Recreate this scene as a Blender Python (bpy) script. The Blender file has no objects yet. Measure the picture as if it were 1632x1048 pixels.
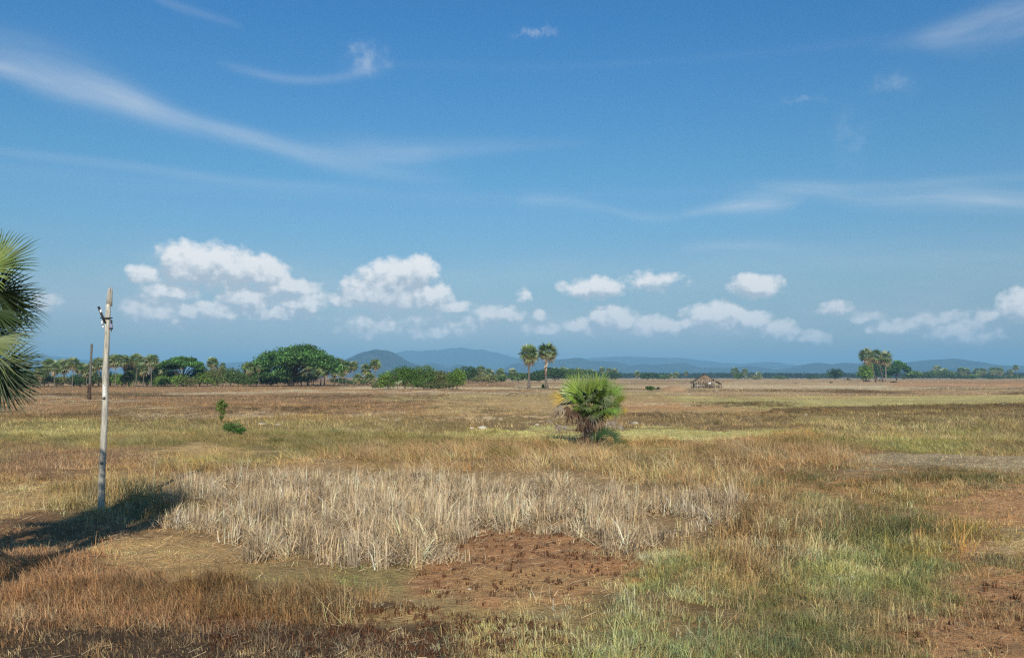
import bpy, math, random
import numpy as np
from mathutils import Vector, Matrix
SC = bpy.context.scene
COL = SC.collection
R = math.radians
rng = np.random.default_rng(11)
random.seed(5)

# ---------------------------------------------------------------- camera
H, FX, HZ = 4.0, 1360.0, 600.0
PITCH = math.atan((HZ - 524) / FX)
cp, sp = math.cos(PITCH), math.sin(PITCH)
cd = bpy.data.cameras.new('camera'); cam = bpy.data.objects.new('camera', cd); COL.objects.link(cam)
cd.sensor_width = 36; cd.lens = 36 * FX / 1632; cd.clip_end = 90000; cd.clip_start = 0.1
cam.location = (0, 0, H); cam.rotation_euler = (math.pi / 2 + PITCH, 0, 0)
SC.camera = cam

def ray(px, py):
    a = (px - 816) / FX; b = (524 - py) / FX
    return Vector((a, cp - b * sp, sp + b * cp))
def at(px, py, dist):                       # point on a sight line at a chosen distance
    d = ray(px, py); return Vector((0, 0, H)) + d * (dist / d.y)
def dist_of(py):                            # distance of flat ground seen at that height
    d = ray(816, py); return -H / d.z * d.y
def gpt(px, py):
    return at(px, py, dist_of(py))

# ---------------------------------------------------------------- noise
def _h(ix, iy, s):
    n = (ix.astype(np.int64) * 374761393 + iy.astype(np.int64) * 668265263 + s * 1274126177) & 0x7fffffff
    n = ((n ^ (n >> 13)) * 1103515245 + 12345) & 0x7fffffff
    n = ((n ^ (n >> 15)) * 2246822519) & 0x7fffffff
    return (n & 0xffffff) / float(0xffffff)
def vnoise(x, y, s=0):
    ix = np.floor(x); iy = np.floor(y); fx = x - ix; fy = y - iy
    fx = fx * fx * (3 - 2 * fx); fy = fy * fy * (3 - 2 * fy)
    a = _h(ix, iy, s); b = _h(ix + 1, iy, s); c = _h(ix, iy + 1, s); d = _h(ix + 1, iy + 1, s)
    return (a * (1 - fx) + b * fx) * (1 - fy) + (c * (1 - fx) + d * fx) * fy
def fbm(x, y, o=4, s=0):
    t = 0; a = 0.5
    for k in range(o):
        t = t + a * vnoise(x + 17.3 * k, y - 9.1 * k, s + k); a *= .5; x = x * 2.03; y = y * 2.03
    return t / (1 - .5 ** o)
def sstep(a, b, x):
    t = np.clip((x - a) / (b - a), 0, 1); return t * t * (3 - 2 * t)
def lin(c):
    c = np.array(c, float) / 255
    return np.where(c <= .04045, c / 12.92, ((c + .055) / 1.055) ** 2.4)

# ---------------------------------------------------------------- object helpers
def tag(o, label=None, cat=None, group=None, kind=None):
    if label: o['label'] = label
    if cat: o['category'] = cat
    if group: o['group'] = group
    if kind: o['kind'] = kind
    return o
def empty(name, loc, rz=0):
    o = bpy.data.objects.new(name, None); COL.objects.link(o); o.location = loc
    o.rotation_euler = (0, 0, rz); o.empty_display_size = .2; return o
def tri_mesh(name, V, T, mat, parent=None, C=None, smooth=False, loc=None):
    V = np.ascontiguousarray(V, dtype=np.float32); T = np.ascontiguousarray(T, dtype=np.int32)
    me = bpy.data.meshes.new(name)
    me.vertices.add(len(V)); me.vertices.foreach_set('co', V.ravel())
    me.loops.add(T.size); me.loops.foreach_set('vertex_index', T.ravel())
    me.polygons.add(len(T))
    me.polygons.foreach_set('loop_start', np.arange(0, T.size, 3, dtype=np.int32))
    me.polygons.foreach_set('loop_total', np.full(len(T), 3, dtype=np.int32))
    if smooth: me.polygons.foreach_set('use_smooth', np.ones(len(T), dtype=bool))
    me.update(calc_edges=True)
    if C is not None:
        at_ = me.color_attributes.new('Col', 'FLOAT_COLOR', 'POINT')
        c4 = np.ones((len(V), 4), np.float32); c4[:, :3] = C
        at_.data.foreach_set('color', c4.ravel())
    me.materials.append(mat)
    o = bpy.data.objects.new(name, me); COL.objects.link(o)
    if parent: o.parent = parent
    if loc is not None: o.location = loc
    return o
class MB:
    """collects triangles for ONE mesh"""
    def __init__(s): s.V = []; s.T = []; s.C = []; s.n = 0
    def add(s, V, T, c=(1, 1, 1)):
        V = np.asarray(V, float).reshape(-1, 3); T = np.asarray(T, int).reshape(-1, 3)
        c = np.asarray(c, float)
        if c.ndim == 1: c = np.tile(c, (len(V), 1))
        s.V.append(V); s.T.append(T + s.n); s.C.append(c); s.n += len(V)
    def quad(s, a, b, c_, d, col=(1, 1, 1)): s.add([a, b, c_, d], [[0, 1, 2], [0, 2, 3]], col)
    def tube(s, P, rad, n=6, col=(1, 1, 1), cap=True):
        P = np.asarray(P, float); m = len(P); rad = np.broadcast_to(rad, (m,))
        d = np.gradient(P, axis=0); d /= np.linalg.norm(d, axis=1)[:, None] + 1e-9
        ref = np.array([0, 0, 1.]) if abs(d[0][2]) < .9 else np.array([1., 0, 0])
        a = np.cross(d, ref); a /= np.linalg.norm(a, axis=1)[:, None] + 1e-9
        b = np.cross(d, a); th = np.linspace(0, 2 * np.pi, n, endpoint=False)
        V = (P[:, None] + rad[:, None, None] * (a[:, None] * np.cos(th)[None, :, None] + b[:, None] * np.sin(th)[None, :, None])).reshape(-1, 3)
        T = []
        for i in range(m - 1):
            for k in range(n):
                p, q = i * n + k, i * n + (k + 1) % n
                T += [[p, q, q + n], [p, q + n, p + n]]
        if cap:
            for base, flip in ((0, 1), ((m - 1) * n, 0)):
                for k in range(1, n - 1):
                    T.append([base, base + k + 1, base + k] if flip else [base, base + k, base + k + 1])
        s.add(V, T, col)
    def box(s, c, size, M=None, col=(1, 1, 1)):
        V = np.array([[x, y, z] for x in (-.5, .5) for y in (-.5, .5) for z in (-.5, .5)]) * np.array(size)
        if M is not None: V = V @ np.array(M.to_3x3()).T
        V = V + np.array(c)
        Q = [(0, 1, 3, 2), (4, 6, 7, 5), (0, 4, 5, 1), (2, 3, 7, 6), (0, 2, 6, 4), (1, 5, 7, 3)]
        s.add(V, [t for q in Q for t in ((q[0], q[1], q[2]), (q[0], q[2], q[3]))], col)
    def build(s, name, mat, parent=None, smooth=False):
        return tri_mesh(name, np.concatenate(s.V), np.concatenate(s.T), mat, parent, np.concatenate(s.C), smooth)
def copy_tree(root, loc, rz=0, scale=1.0):
    c = root.copy(); COL.objects.link(c); c.location = loc; c.rotation_euler = (0, 0, rz); c.scale = (scale,) * 3 if not isinstance(scale, tuple) else scale
    for ch in root.children:
        d = ch.copy(); COL.objects.link(d); d.parent = c
    return c

# ---------------------------------------------------------------- materials
def new_mat(name):
    m = bpy.data.materials.new(name); m.use_nodes = True; nt = m.node_tree; nt.nodes.clear(); return m, nt
def leaf_mat(name, transl=.3, rough=.6, noise=0, nscale=3, spec=.25, bright=1.0):
    m, nt = new_mat(name); N = nt.nodes; L = nt.links
    out = N.new('ShaderNodeOutputMaterial'); a = N.new('ShaderNodeAttribute'); a.attribute_name = 'Col'
    col = a.outputs['Color']
    if noise:
        tc = N.new('ShaderNodeTexCoord'); no = N.new('ShaderNodeTexNoise'); no.inputs['Scale'].default_value = nscale
        no.inputs['Detail'].default_value = 4
        L.new(tc.outputs['Object'], no.inputs['Vector'])
        mr = N.new('ShaderNodeMapRange'); mr.inputs[1].default_value = .3; mr.inputs[2].default_value = .7
        mr.inputs[3].default_value = 1 - noise; mr.inputs[4].default_value = 1 + noise
        L.new(no.outputs['Fac'], mr.inputs[0])
        mx = N.new('ShaderNodeVectorMath'); mx.operation = 'SCALE'; L.new(col, mx.inputs[0]); L.new(mr.outputs[0], mx.inputs['Scale'])
        col = mx.outputs[0]
    p = N.new('ShaderNodeBsdfPrincipled'); p.inputs['Roughness'].default_value = rough
    p.inputs['Specular IOR Level'].default_value = spec
    L.new(col, p.inputs['Base Color'])
    if transl > 0:
        t = N.new('ShaderNodeBsdfTranslucent'); L.new(col, t.inputs['Color'])
        mix = N.new('ShaderNodeMixShader'); mix.inputs[0].default_value = transl
        L.new(p.outputs[0], mix.inputs[1]); L.new(t.outputs[0], mix.inputs[2]); L.new(mix.outputs[0], out.inputs['Surface'])
    else: L.new(p.outputs[0], out.inputs['Surface'])
    return m
M_GRASS = leaf_mat('grass_blades', .12, .8, spec=.1)
M_REED = leaf_mat('dry_reed_stalks', .08, .75, spec=.15)
M_LEAF = leaf_mat('tree_leaves', .25, .65, spec=.2)
M_PALM = leaf_mat('palm_leaf', .25, .42, spec=.4)
M_DEAD = leaf_mat('dead_palm_leaf', .2, .8, spec=.1)
M_THATCH = leaf_mat('weathered_thatch', 0, .9, noise=.35, nscale=2.5, spec=.1)
def bark_mat(name, sx=6, sz=1.2, bump=.4, lo=.55, hi=1.25, rough=.85):
    m, nt = new_mat(name); N = nt.nodes; L = nt.links
    out = N.new('ShaderNodeOutputMaterial'); a = N.new('ShaderNodeAttribute'); a.attribute_name = 'Col'
    tc = N.new('ShaderNodeTexCoord'); mp = N.new('ShaderNodeMapping'); mp.inputs['Scale'].default_value = (sx, sx, sz)
    no = N.new('ShaderNodeTexNoise'); no.inputs['Scale'].default_value = 2; no.inputs['Detail'].default_value = 6; no.inputs['Roughness'].default_value = .65
    L.new(tc.outputs['Object'], mp.inputs[0]); L.new(mp.outputs[0], no.inputs['Vector'])
    mr = N.new('ShaderNodeMapRange'); mr.inputs[1].default_value = .32; mr.inputs[2].default_value = .68; mr.inputs[3].default_value = lo; mr.inputs[4].default_value = hi
    L.new(no.outputs['Fac'], mr.inputs[0])
    mx = N.new('ShaderNodeVectorMath'); mx.operation = 'SCALE'; L.new(a.outputs['Color'], mx.inputs[0]); L.new(mr.outputs[0], mx.inputs['Scale'])
    p = N.new('ShaderNodeBsdfPrincipled'); p.inputs['Roughness'].default_value = rough; p.inputs['Specular IOR Level'].default_value = .2
    L.new(mx.outputs[0], p.inputs['Base Color'])
    b = N.new('ShaderNodeBump'); b.inputs['Strength'].default_value = bump; b.inputs['Distance'].default_value = .03
    L.new(no.outputs['Fac'], b.inputs['Height']); L.new(b.outputs[0], p.inputs['Normal'])
    L.new(p.outputs[0], out.inputs['Surface']); return m
M_BARK = bark_mat('bark')
M_POLE = bark_mat('weathered_pole_wood', 11, 1.3, .8, .5, 1.25)
def plain(name, c, rough=.5, metal=0, spec=.5):
    m, nt = new_mat(name); N = nt.nodes; L = nt.links
    out = N.new('ShaderNodeOutputMaterial'); p = N.new('ShaderNodeBsdfPrincipled')
    no = N.new('ShaderNodeTexNoise'); no.inputs['Scale'].default_value = 25
    mx = N.new('ShaderNodeMix'); mx.data_type = 'RGBA'; mx.inputs[6].default_value = (*[v * .75 for v in c], 1); mx.inputs[7].default_value = (*c, 1)
    L.new(no.outputs['Fac'], mx.inputs[0]); L.new(mx.outputs[2], p.inputs['Base Color'])
    p.inputs['Roughness'].default_value = rough; p.inputs['Metallic'].default_value = metal
    L.new(p.outputs[0], out.inputs['Surface']); return m

# ---------------------------------------------------------------- lie of the land: patches of ground and what grows there
# (outline of the patch as seen, turned into ground-plane coordinates), soil, growth 1, growth 2, share of 2, height m, density, edge softness
ZON = []
def soft(c, k=.44):
    c = lin(c); l = c @ np.array([.3, .59, .11]); return c * (1 - k) + k * l * np.array([1.18, 1.0, .66])
def zone(pts, g, v1, v2=None, f2=.0, h=.3, d=.8, fe=6):
    ZON.append((np.array(pts, float), soft(g, .2), soft(v1), soft(v2 or v1, .40), f2, h, d, fe * 1.7 if fe > 2 else fe))
BASE = (lin((165, 138, 98)), lin((158, 128, 84)), lin((120, 108, 60)), .35, .35, .8)
zone([(740,596),(1800,596),(1800,632),(740,632)], (176,150,116), (168,136,100), (140,118,78), .3, .3, .5, 3)
zone([(-400,600),(780,600),(900,640),(620,662),(-400,668)], (156,122,88), (152,114,80), (128,102,68), .35, .35, .8, 4)
zone([(-400,632),(0,632),(480,623),(900,625.5),(900,627),(480,625.5),(0,634.5),(-400,635)], (200,178,148), (190,165,132), None, 0, .2, .25, 1)
zone([(1100,613),(1400,614),(1700,618),(1700,622),(1400,620),(1100,618)], (196,174,142), (190,165,132), None, 0, .2, .25, 1)
zone([(540,617),(830,617),(830,620.5),(540,620)], (196,174,142), (190,165,132), None, 0, .2, .25, 1)
zone([(820,615),(1150,615),(1150,620),(820,620)], (186,162,128), (180,155,120), None, 0, .2, .25, 2)
zone([(1420,608),(1700,608),(1700,616),(1420,616)], (176,135,100), (172,125,92), None, 0, .3, .6, 2)
zone([(190,662),(420,658),(640,659),(640,662.5),(420,664.5),(200,667)], (175,150,120), (176,156,128), (165,140,108), .3, .35, 1, 1.5)
zone([(60,640),(240,637),(240,640),(60,643)], (180,160,130), (175,150,115), None, 0, .2, .3, 1.5)
zone([(690,641),(1000,634),(1300,636),(1300,652),(1150,660),(680,662)], (184,154,108), (176,150,98), None, 0, .10, .8, 3)
zone([(980,642),(1190,640),(1190,652),(960,655)], (184,138,92), (180,140,90), None, 0, .08, .4, 4)
zone([(600,630),(1000,625),(1100,630),(1100,634),(700,640),(600,638)], (170,150,104), (165,145,90), (125,105,62), .3, .25, .8, 2)
zone([(1060,633),(1300,634),(1632,630),(1800,638),(1500,647),(1250,654),(1080,640)], (180,168,108), (180,174,102), (164,164,90), .4, .10, .7, 3)
zone([(600,665),(900,660),(1250,662),(1800,648),(1800,668),(1260,680),(880,684),(620,682)], (140,118,82), (150,122,84), (104,92,56), .4, .45, 1, 3)
zone([(1240,652),(1800,642),(1800,650),(1240,658)], (120,98,66), (112,90,58), (90,84,48), .4, .4, 1, 1.5)
zone([(760,685),(1000,681),(1250,684),(1280,690),(1150,704),(900,706),(620,695)], (176,170,104), (186,184,104), (170,176,92), .35, .13, .8, 3)
zone([(-400,668),(250,668),(640,670),(740,684),(640,697),(880,712),(500,738),(230,735),(0,725),(-400,740)], (140,122,80), (148,126,78), (122,118,62), .45, .45, 1, 5)
zone([(0,670),(160,674),(260,690),(180,708),(0,706)], (150,138,84), (158,146,84), (130,128,66), .4, .35, 1, 6)
zone([(320,700),(760,694),(900,706),(640,716),(380,712)], (140,125,75), (140,128,74), (116,116,58), .45, .4, 1, 4)
zone([(-400,712),(120,710),(230,720),(250,745),(130,775),(-400,790)], (146,114,84), (142,106,76), (130,110,72), .3, .34, 1, 6)
zone([(225,716),(370,706),(420,722),(300,733)], (180,152,104), (170,142,90), None, 0, .12, .5, 4)
zone([(-400,772),(120,762),(230,765),(110,830),(-400,865)], (192,160,108), (180,152,98), (120,118,66), .2, .10, .4, 6)
zone([(620,706),(1000,712),(1300,700),(1400,722),(1390,760),(1250,795),(1180,785),(900,745),(480,738)], (150,120,82), (172,134,92), (128,112,62), .28, .6, 1, 6)
zone([(1260,665),(1800,655),(1800,722),(1400,720),(1300,705)], (140,122,80), (156,134,90), (132,130,66), .35, .45, 1, 5)
zone([(1400,700),(1540,700),(1560,718),(1400,719)], (140,135,75), (140,142,72), None, 0, .4, 1, 4)
zone([(1400,723),(1800,725),(1800,752),(1500,752),(1350,745)], (172,156,126), (178,160,134), (140,138,100), .2, .1, .6, 4)
zone([(1240,750),(1350,745),(1800,752),(1800,840),(1400,835),(1200,800)], (174,134,90), (168,132,84), (108,108,62), .35, .28, .9, 6)
zone([(1560,768),(1800,760),(1800,1100),(1400,1100),(1390,1000),(1500,930),(1540,850)], (190,142,98), (164,128,86), (124,118,72), .25, .16, .38, 8)
zone([(1560,845),(1660,840),(1660,880),(1580,890)], (206,172,120), (180,150,100), None, 0, .1, .1, 8)
zone([(1000,872),(1180,850),(1330,820),(1480,850),(1490,930),(1410,1100),(800,1100),(860,965),(1000,920)], (156,134,92), (164,144,94), (108,122,68), .42, .22, 1, 9)
zone([(1230,830),(1300,780),(1370,860),(1300,960),(1240,1000),(1200,930)], (160,142,96), (168,148,96), (112,124,70), .35, .23, 1, 10)
zone([(1120,800),(1240,790),(1300,850),(1240,930),(1130,900)], (140,112,76), (164,130,88), (112,88,56), .35, .5, 1, 8)
zone([(1060,950),(1180,950),(1240,1100),(980,1100)], (150,124,82), (174,146,98), (124,138,78), .35, .36, 1, 8)
zone([(1330,830),(1460,840),(1450,880),(1340,875)], (130,110,75), (140,115,80), (82,92,52), .5, .45, 1, 8)
zone([(250,750),(400,740),(900,750),(1180,785),(1190,850),(1000,880),(860,870),(740,870),(640,915),(480,905),(270,850)], (160,134,98), (150,125,90), (120,118,66), .25, .12, .5, 6)
zone([(90,850),(280,845),(440,885),(480,930),(300,930),(150,898)], (198,162,108), (184,154,98), (150,120,76), .3, .07, .3, 8)
zone([(440,905),(560,905),(700,890),(720,930),(620,955),(470,945)], (160,145,96), (112,134,68), (96,124,60), .5, .07, .7, 9)
zone([(250,930),(640,945),(900,960),(960,1100),(250,1100)], (172,146,100), (152,124,80), (128,118,66), .3, .15, .6, 8)
zone([(690,868),(760,850),(880,850),(1010,878),(1020,905),(900,950),(740,978),(650,945)], (186,136,94), (150,110,70), None, 0, .06, .1, 7)
zone([(740,915),(900,905),(960,925),(820,965),(700,960)], (200,156,104), (150,110,70), None, 0, .06, .1, 9)
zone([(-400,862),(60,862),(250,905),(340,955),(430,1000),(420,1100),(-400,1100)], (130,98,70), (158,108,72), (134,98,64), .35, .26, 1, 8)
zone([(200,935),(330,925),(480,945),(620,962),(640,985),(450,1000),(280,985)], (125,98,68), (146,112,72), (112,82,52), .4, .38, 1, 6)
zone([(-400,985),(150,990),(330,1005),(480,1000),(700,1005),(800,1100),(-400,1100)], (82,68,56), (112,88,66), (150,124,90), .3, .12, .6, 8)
zone([(-60,845),(60,815),(250,812),(300,835),(200,868),(60,880),(-60,880)], (128, 98, 72), (128, 98, 70), (110, 96, 62), .3, .14, .6, 6)  # browner, darker ground where the near palm's shadow falls, deepening that shadow
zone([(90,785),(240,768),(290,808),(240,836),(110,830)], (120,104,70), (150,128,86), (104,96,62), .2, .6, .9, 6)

_r = random.Random(4)
for k in range(46):                                   # old paddy edges far out: thin light and dark lines of growth
    py = 606 + 62 * _r.random() ** 1.3; px = _r.uniform(-200, 1700); w_ = _r.uniform(80, 420); t_ = (.5 + (py - 603) * .035) * _r.uniform(.6, 1.3); dy = _r.uniform(-2, 2) * (py - 600) / 40
    if _r.random() < .62: zone([(px,py),(px+w_*.5,py+dy*.4-t_*.4),(px+w_,py+dy),(px+w_,py+dy+t_),(px+w_*.4,py+dy*.3+t_*1.2),(px,py+t_)], (112,88,60), (112,90,62), (92,84,50), .4, .45, 1, 1.2)
    else: zone([(px,py),(px+w_,py+dy),(px+w_,py+dy+t_*.7),(px,py+t_*.7)], (196,172,138), (188,162,126), None, 0, .2, .4, 1)
def to_view(x, y):
    """ground-plane point -> patch chart"""
    y = np.maximum(y, 5.0)
    zc = y * cp + (-H) * sp
    yc = -y * sp + (-H) * cp
    return 816 + FX * x / zc, 524 - FX * yc / zc
def sdf(P, X, Y, vs=3.0):
    """signed distance (inside > 0)"""
    n = len(P); best = np.full(X.shape, 1e18); ins = np.zeros(X.shape, bool)
    for i in range(n):
        ax, ay = P[i]; bx, by = P[(i + 1) % n]
        c = ((ay > Y) != (by > Y)) & (X < (bx - ax) * (Y - ay) / ((by - ay) if by != ay else 1e-9) + ax)
        ins ^= c
        axs, ays, bxs, bys = ax / vs, ay, bx / vs, by
        dx, dy = bxs - axs, bys - ays
        t = np.clip(((X / vs - axs) * dx + (Y - ays) * dy) / (dx * dx + dy * dy + 1e-12), 0, 1)
        best = np.minimum(best, (X / vs - axs - t * dx) ** 2 + (Y - ays - t * dy) ** 2)
    return np.where(ins, 1, -1) * np.sqrt(best)
def lookup(x, y):
    X, Y = to_view(x, y)
    amp = np.clip((Y - 598) / 60, .02, 3.0)
    X = X + (fbm(x * .35, y * .35, 3, 3) - .5) * 60 * amp
    Y = Y + (fbm(x * .35 + 50, y * .35, 3, 7) - .5) * 14 * amp + (fbm(x * 1.6, y * 1.6, 2, 9) - .5) * 7 * amp
    n = len(x)
    g = np.tile(BASE[0], (n, 1)); v1 = np.tile(BASE[1], (n, 1)); v2 = np.tile(BASE[2], (n, 1))
    f = np.full(n, BASE[3]); h = np.full(n, BASE[4]); d = np.full(n, BASE[5])
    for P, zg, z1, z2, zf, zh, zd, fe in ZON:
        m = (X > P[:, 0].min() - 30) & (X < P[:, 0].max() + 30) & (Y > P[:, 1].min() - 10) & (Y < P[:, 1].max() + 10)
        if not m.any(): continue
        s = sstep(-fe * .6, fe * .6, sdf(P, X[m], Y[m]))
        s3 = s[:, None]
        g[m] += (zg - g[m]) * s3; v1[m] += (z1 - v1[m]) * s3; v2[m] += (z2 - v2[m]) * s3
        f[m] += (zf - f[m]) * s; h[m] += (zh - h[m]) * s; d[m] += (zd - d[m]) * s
    return g, v1, v2, f, h, d

# low earth banks between the paddies, as lines on the ground
BUNDS = [([(600,672),(900,668),(1250,668),(1700,655)], .35, 1.6), ([(480,742),(900,735),(1150,742),(1290,765)], .22, 1.2),
         ([(700,641),(1100,634),(1700,632)], .35, 2.5), ([(-200,652),(200,650),(640,655)], .3, 2.0), ([(-300,700),(300,697),(640,702),(880,712)], .25, 1.2),
         ([(1240,655),(1800,646)], .4, 2.2), ([(1180,790),(1240,840),(1180,900),(1040,960)], .15, .9), ([(200,940),(450,965),(640,975)], .12, .5),
         ([(740,684),(880,707),(1160,706),(1300,690)], .22, 1.2), ([(1000,627),(1700,624)], .3, 4), ([(500,632),(900,630)], .3, 4), ([(-300,622),(700,622)], .35, 6), ([(1100,612),(1800,611)], .4, 8)]
BW = [([tuple(gpt(*p)[:2]) for p in L], a, w) for L, a, w in BUNDS]
def gz(x, y):
    x = np.asarray(x, float); y = np.asarray(y, float)
    sc = np.clip(y / 40, .6, 3)
    z = (fbm(x * .25, y * .25, 3, 21) - .5) * .26 + (fbm(x * .9, y * .9, 4, 25) - .5) * .22
    z = z + (fbm(x * .03, y * .06, 2, 31) - .5) * .35 * sstep(40, 140, y)
    for P, a, w in BW:
        best = np.full(np.shape(x), 1e9)
        for (ax, ay), (bx, by) in zip(P[:-1], P[1:]):
            dx, dy = bx - ax, by - ay
            t = np.clip(((x - ax) * dx + (y - ay) * dy) / (dx * dx + dy * dy), 0, 1)
            best = np.minimum(best, (x - ax - t * dx) ** 2 + (y - ay - t * dy) ** 2)
        z = z + a * np.exp(-best / (w * w)) * (.7 + .6 * fbm(x * .4, y * .4, 2, 41))
    return z
def gz1(x, y): return float(gz(np.array([x]), np.array([y]))[0])

# ---------------------------------------------------------------- ground sheet
ys = np.concatenate([np.linspace(-24000, -60, 12), np.linspace(-40, 6, 8), np.arange(7, 62, .16), 62 * 1.0055 ** np.arange(0, 490), np.geomspace(950, 24000, 60)])
ys = np.unique(np.round(ys, 3))
us = np.concatenate([[-24000, -9000, -3500, -1600, -900, -500], np.linspace(-300, -40, 60, endpoint=False), np.arange(-40, 40, .16), np.linspace(40, 300, 61), [500, 900, 1600, 3500, 9000, 24000]])
XX, YY = np.meshgrid(us, ys); gx, gy = XX.ravel(), YY.ravel()
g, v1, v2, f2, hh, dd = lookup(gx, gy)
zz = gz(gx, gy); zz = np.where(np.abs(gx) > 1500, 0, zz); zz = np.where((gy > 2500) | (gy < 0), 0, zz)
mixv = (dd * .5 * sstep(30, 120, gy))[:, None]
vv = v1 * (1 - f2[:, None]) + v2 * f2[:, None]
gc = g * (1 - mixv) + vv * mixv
pn = fbm(gx * .12, gy * .12, 4, 51) - .5
gc = gc * (1 + .45 * pn)[:, None]
far = sstep(120, 300, gy)
st = fbm(gx * .012 + 3, gy * .05, 4, 61) - .5
gc = gc * (1 + .9 * st * far)[:, None]
rs = (fbm(gx * .02, gy * .02, 3, 71) - .5) * far * .5
gc = gc * (1 + rs[:, None] * np.array([.5, -.1, -.5]))
GA = np.array([1.48, 1.34, 1.14])
gc = np.clip(gc * GA, .01, .8)
ny, nx = XX.shape
idx = np.arange(ny * nx).reshape(ny, nx)
a, b, c, d_ = idx[:-1, :-1].ravel(), idx[:-1, 1:].ravel(), idx[1:, 1:].ravel(), idx[1:, :-1].ravel()
T = np.concatenate([np.stack([a, b, c], 1), np.stack([a, c, d_], 1)])
m, nt = new_mat('dry_field_soil'); N = nt.nodes; L = nt.links
out = N.new('ShaderNodeOutputMaterial'); at0 = N.new('ShaderNodeAttribute'); at0.attribute_name = 'Col'
geo = N.new('ShaderNodeNewGeometry')
def nz(scale, detail, rough=.6, src=None):
    q = N.new('ShaderNodeTexNoise'); q.inputs['Scale'].default_value = scale; q.inputs['Detail'].default_value = detail; q.inputs['Roughness'].default_value = rough
    L.new((src or geo.outputs['Position']), q.inputs['Vector']); return q.outputs['Fac']
def mr(src, a0, a1, b0, b1):
    q = N.new('ShaderNodeMapRange'); L.new(src, q.inputs[0])
    for i, v in enumerate((a0, a1, b0, b1)): q.inputs[i + 1].default_value = v
    return q.outputs[0]
def mul(a1, b1):
    q = N.new('ShaderNodeMath'); q.operation = 'MULTIPLY'; L.new(a1, q.inputs[0]); L.new(b1, q.inputs[1]); return q.outputs[0]
n1 = nz(1.6, 8, .65); n2 = nz(9, 6, .7); n3 = nz(.25, 6, .7)
k = mul(mul(mr(n1, .3, .7, .78, 1.2), mr(n2, .3, .7, .72, 1.25)), mr(n3, .3, .7, .8, 1.2))
vm = N.new('ShaderNodeVectorMath'); vm.operation = 'SCALE'; L.new(at0.outputs['Color'], vm.inputs[0]); L.new(k, vm.inputs['Scale'])
p = N.new('ShaderNodeBsdfPrincipled'); p.inputs['Roughness'].default_value = .95; p.inputs['Specular IOR Level'].default_value = .1
L.new(vm.outputs[0], p.inputs['Base Color'])
ad = N.new('ShaderNodeMath'); ad.operation = 'ADD'; L.new(n2, ad.inputs[0]); L.new(n1, ad.inputs[1])
bp = N.new('ShaderNodeBump'); bp.inputs['Strength'].default_value = 1.0; bp.inputs['Distance'].default_value = .14
L.new(ad.outputs[0], bp.inputs['Height']); L.new(bp.outputs[0], p.inputs['Normal']); L.new(p.outputs[0], out.inputs['Surface'])
M_GROUND = m
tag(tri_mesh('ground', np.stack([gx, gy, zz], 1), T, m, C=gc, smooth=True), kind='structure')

# ---------------------------------------------------------------- grass as real blades
def blades(P, h, w, lean, col, dirs=None, two=True, curve=.5):
    """P base points, h heights, w widths, lean horizontal reach ratio -> arrays"""
    n = len(P); th = rng.uniform(0, 2 * np.pi, n) if dirs is None else dirs
    ph = rng.uniform(0, 2 * np.pi, n)
    L_ = np.stack([np.cos(th), np.sin(th), np.zeros(n)], 1) * (lean * h)[:, None]
    W = np.stack([np.cos(ph), np.sin(ph), np.zeros(n)], 1) * (w * .5)[:, None]
    up = np.zeros((n, 3)); up[:, 2] = h
    if two:
        mid = P + up * .58 + L_ * curve * .55
        tip = P + up * np.clip(1 - lean * .25, .3, 1)[:, None] + L_
        V = np.stack([P - W, P + W, mid + W * .8, mid - W * .8, tip], 1).reshape(-1, 3)
        b0 = (np.arange(n) * 5)[:, None]
        T = np.concatenate([b0 + [0, 1, 2], b0 + [0, 2, 3], b0 + [3, 2, 4]])
        C = np.repeat(col, 5, 0)
    else:
        V = np.stack([P - W, P + W, P + up + L_], 1).reshape(-1, 3)
        T = (np.arange(n) * 3)[:, None] + [0, 1, 2]; C = np.repeat(col, 3, 0)
    return V, T, C
class Bag:
    def __init__(s): s.V = []; s.T = []; s.C = []; s.n = 0
    def add(s, V, T, C):
        s.V.append(V.astype(np.float32)); s.T.append((T + s.n).astype(np.int32)); s.C.append(C.astype(np.float32)); s.n += len(V)
    def build(s, name, mat, **k): return tri_mesh(name, np.concatenate(s.V), np.concatenate(s.T), mat, C=np.concatenate(s.C), **k)
VA = np.array([1.60, 1.54, 1.38])
REED = np.array([(262,790),(300,768),(440,760),(560,758),(700,765),(900,775),(1050,790),(1170,798),(1205,800),(1180,835),(1060,872),(960,885),(880,855),(760,850),(748,890),(640,912),(470,905),(330,885),(285,850),(255,838)], float)
def reed_in(x, y):
    X, Y = to_view(x, y); X = X + (fbm(x * .6, y * .6, 3, 13) - .5) * 60; Y = Y + (fbm(x * .8, y * .8, 3, 15) - .5) * 16
    return sdf(REED, X, Y)
bag_dry, bag_green = Bag(), Bag()
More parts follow.
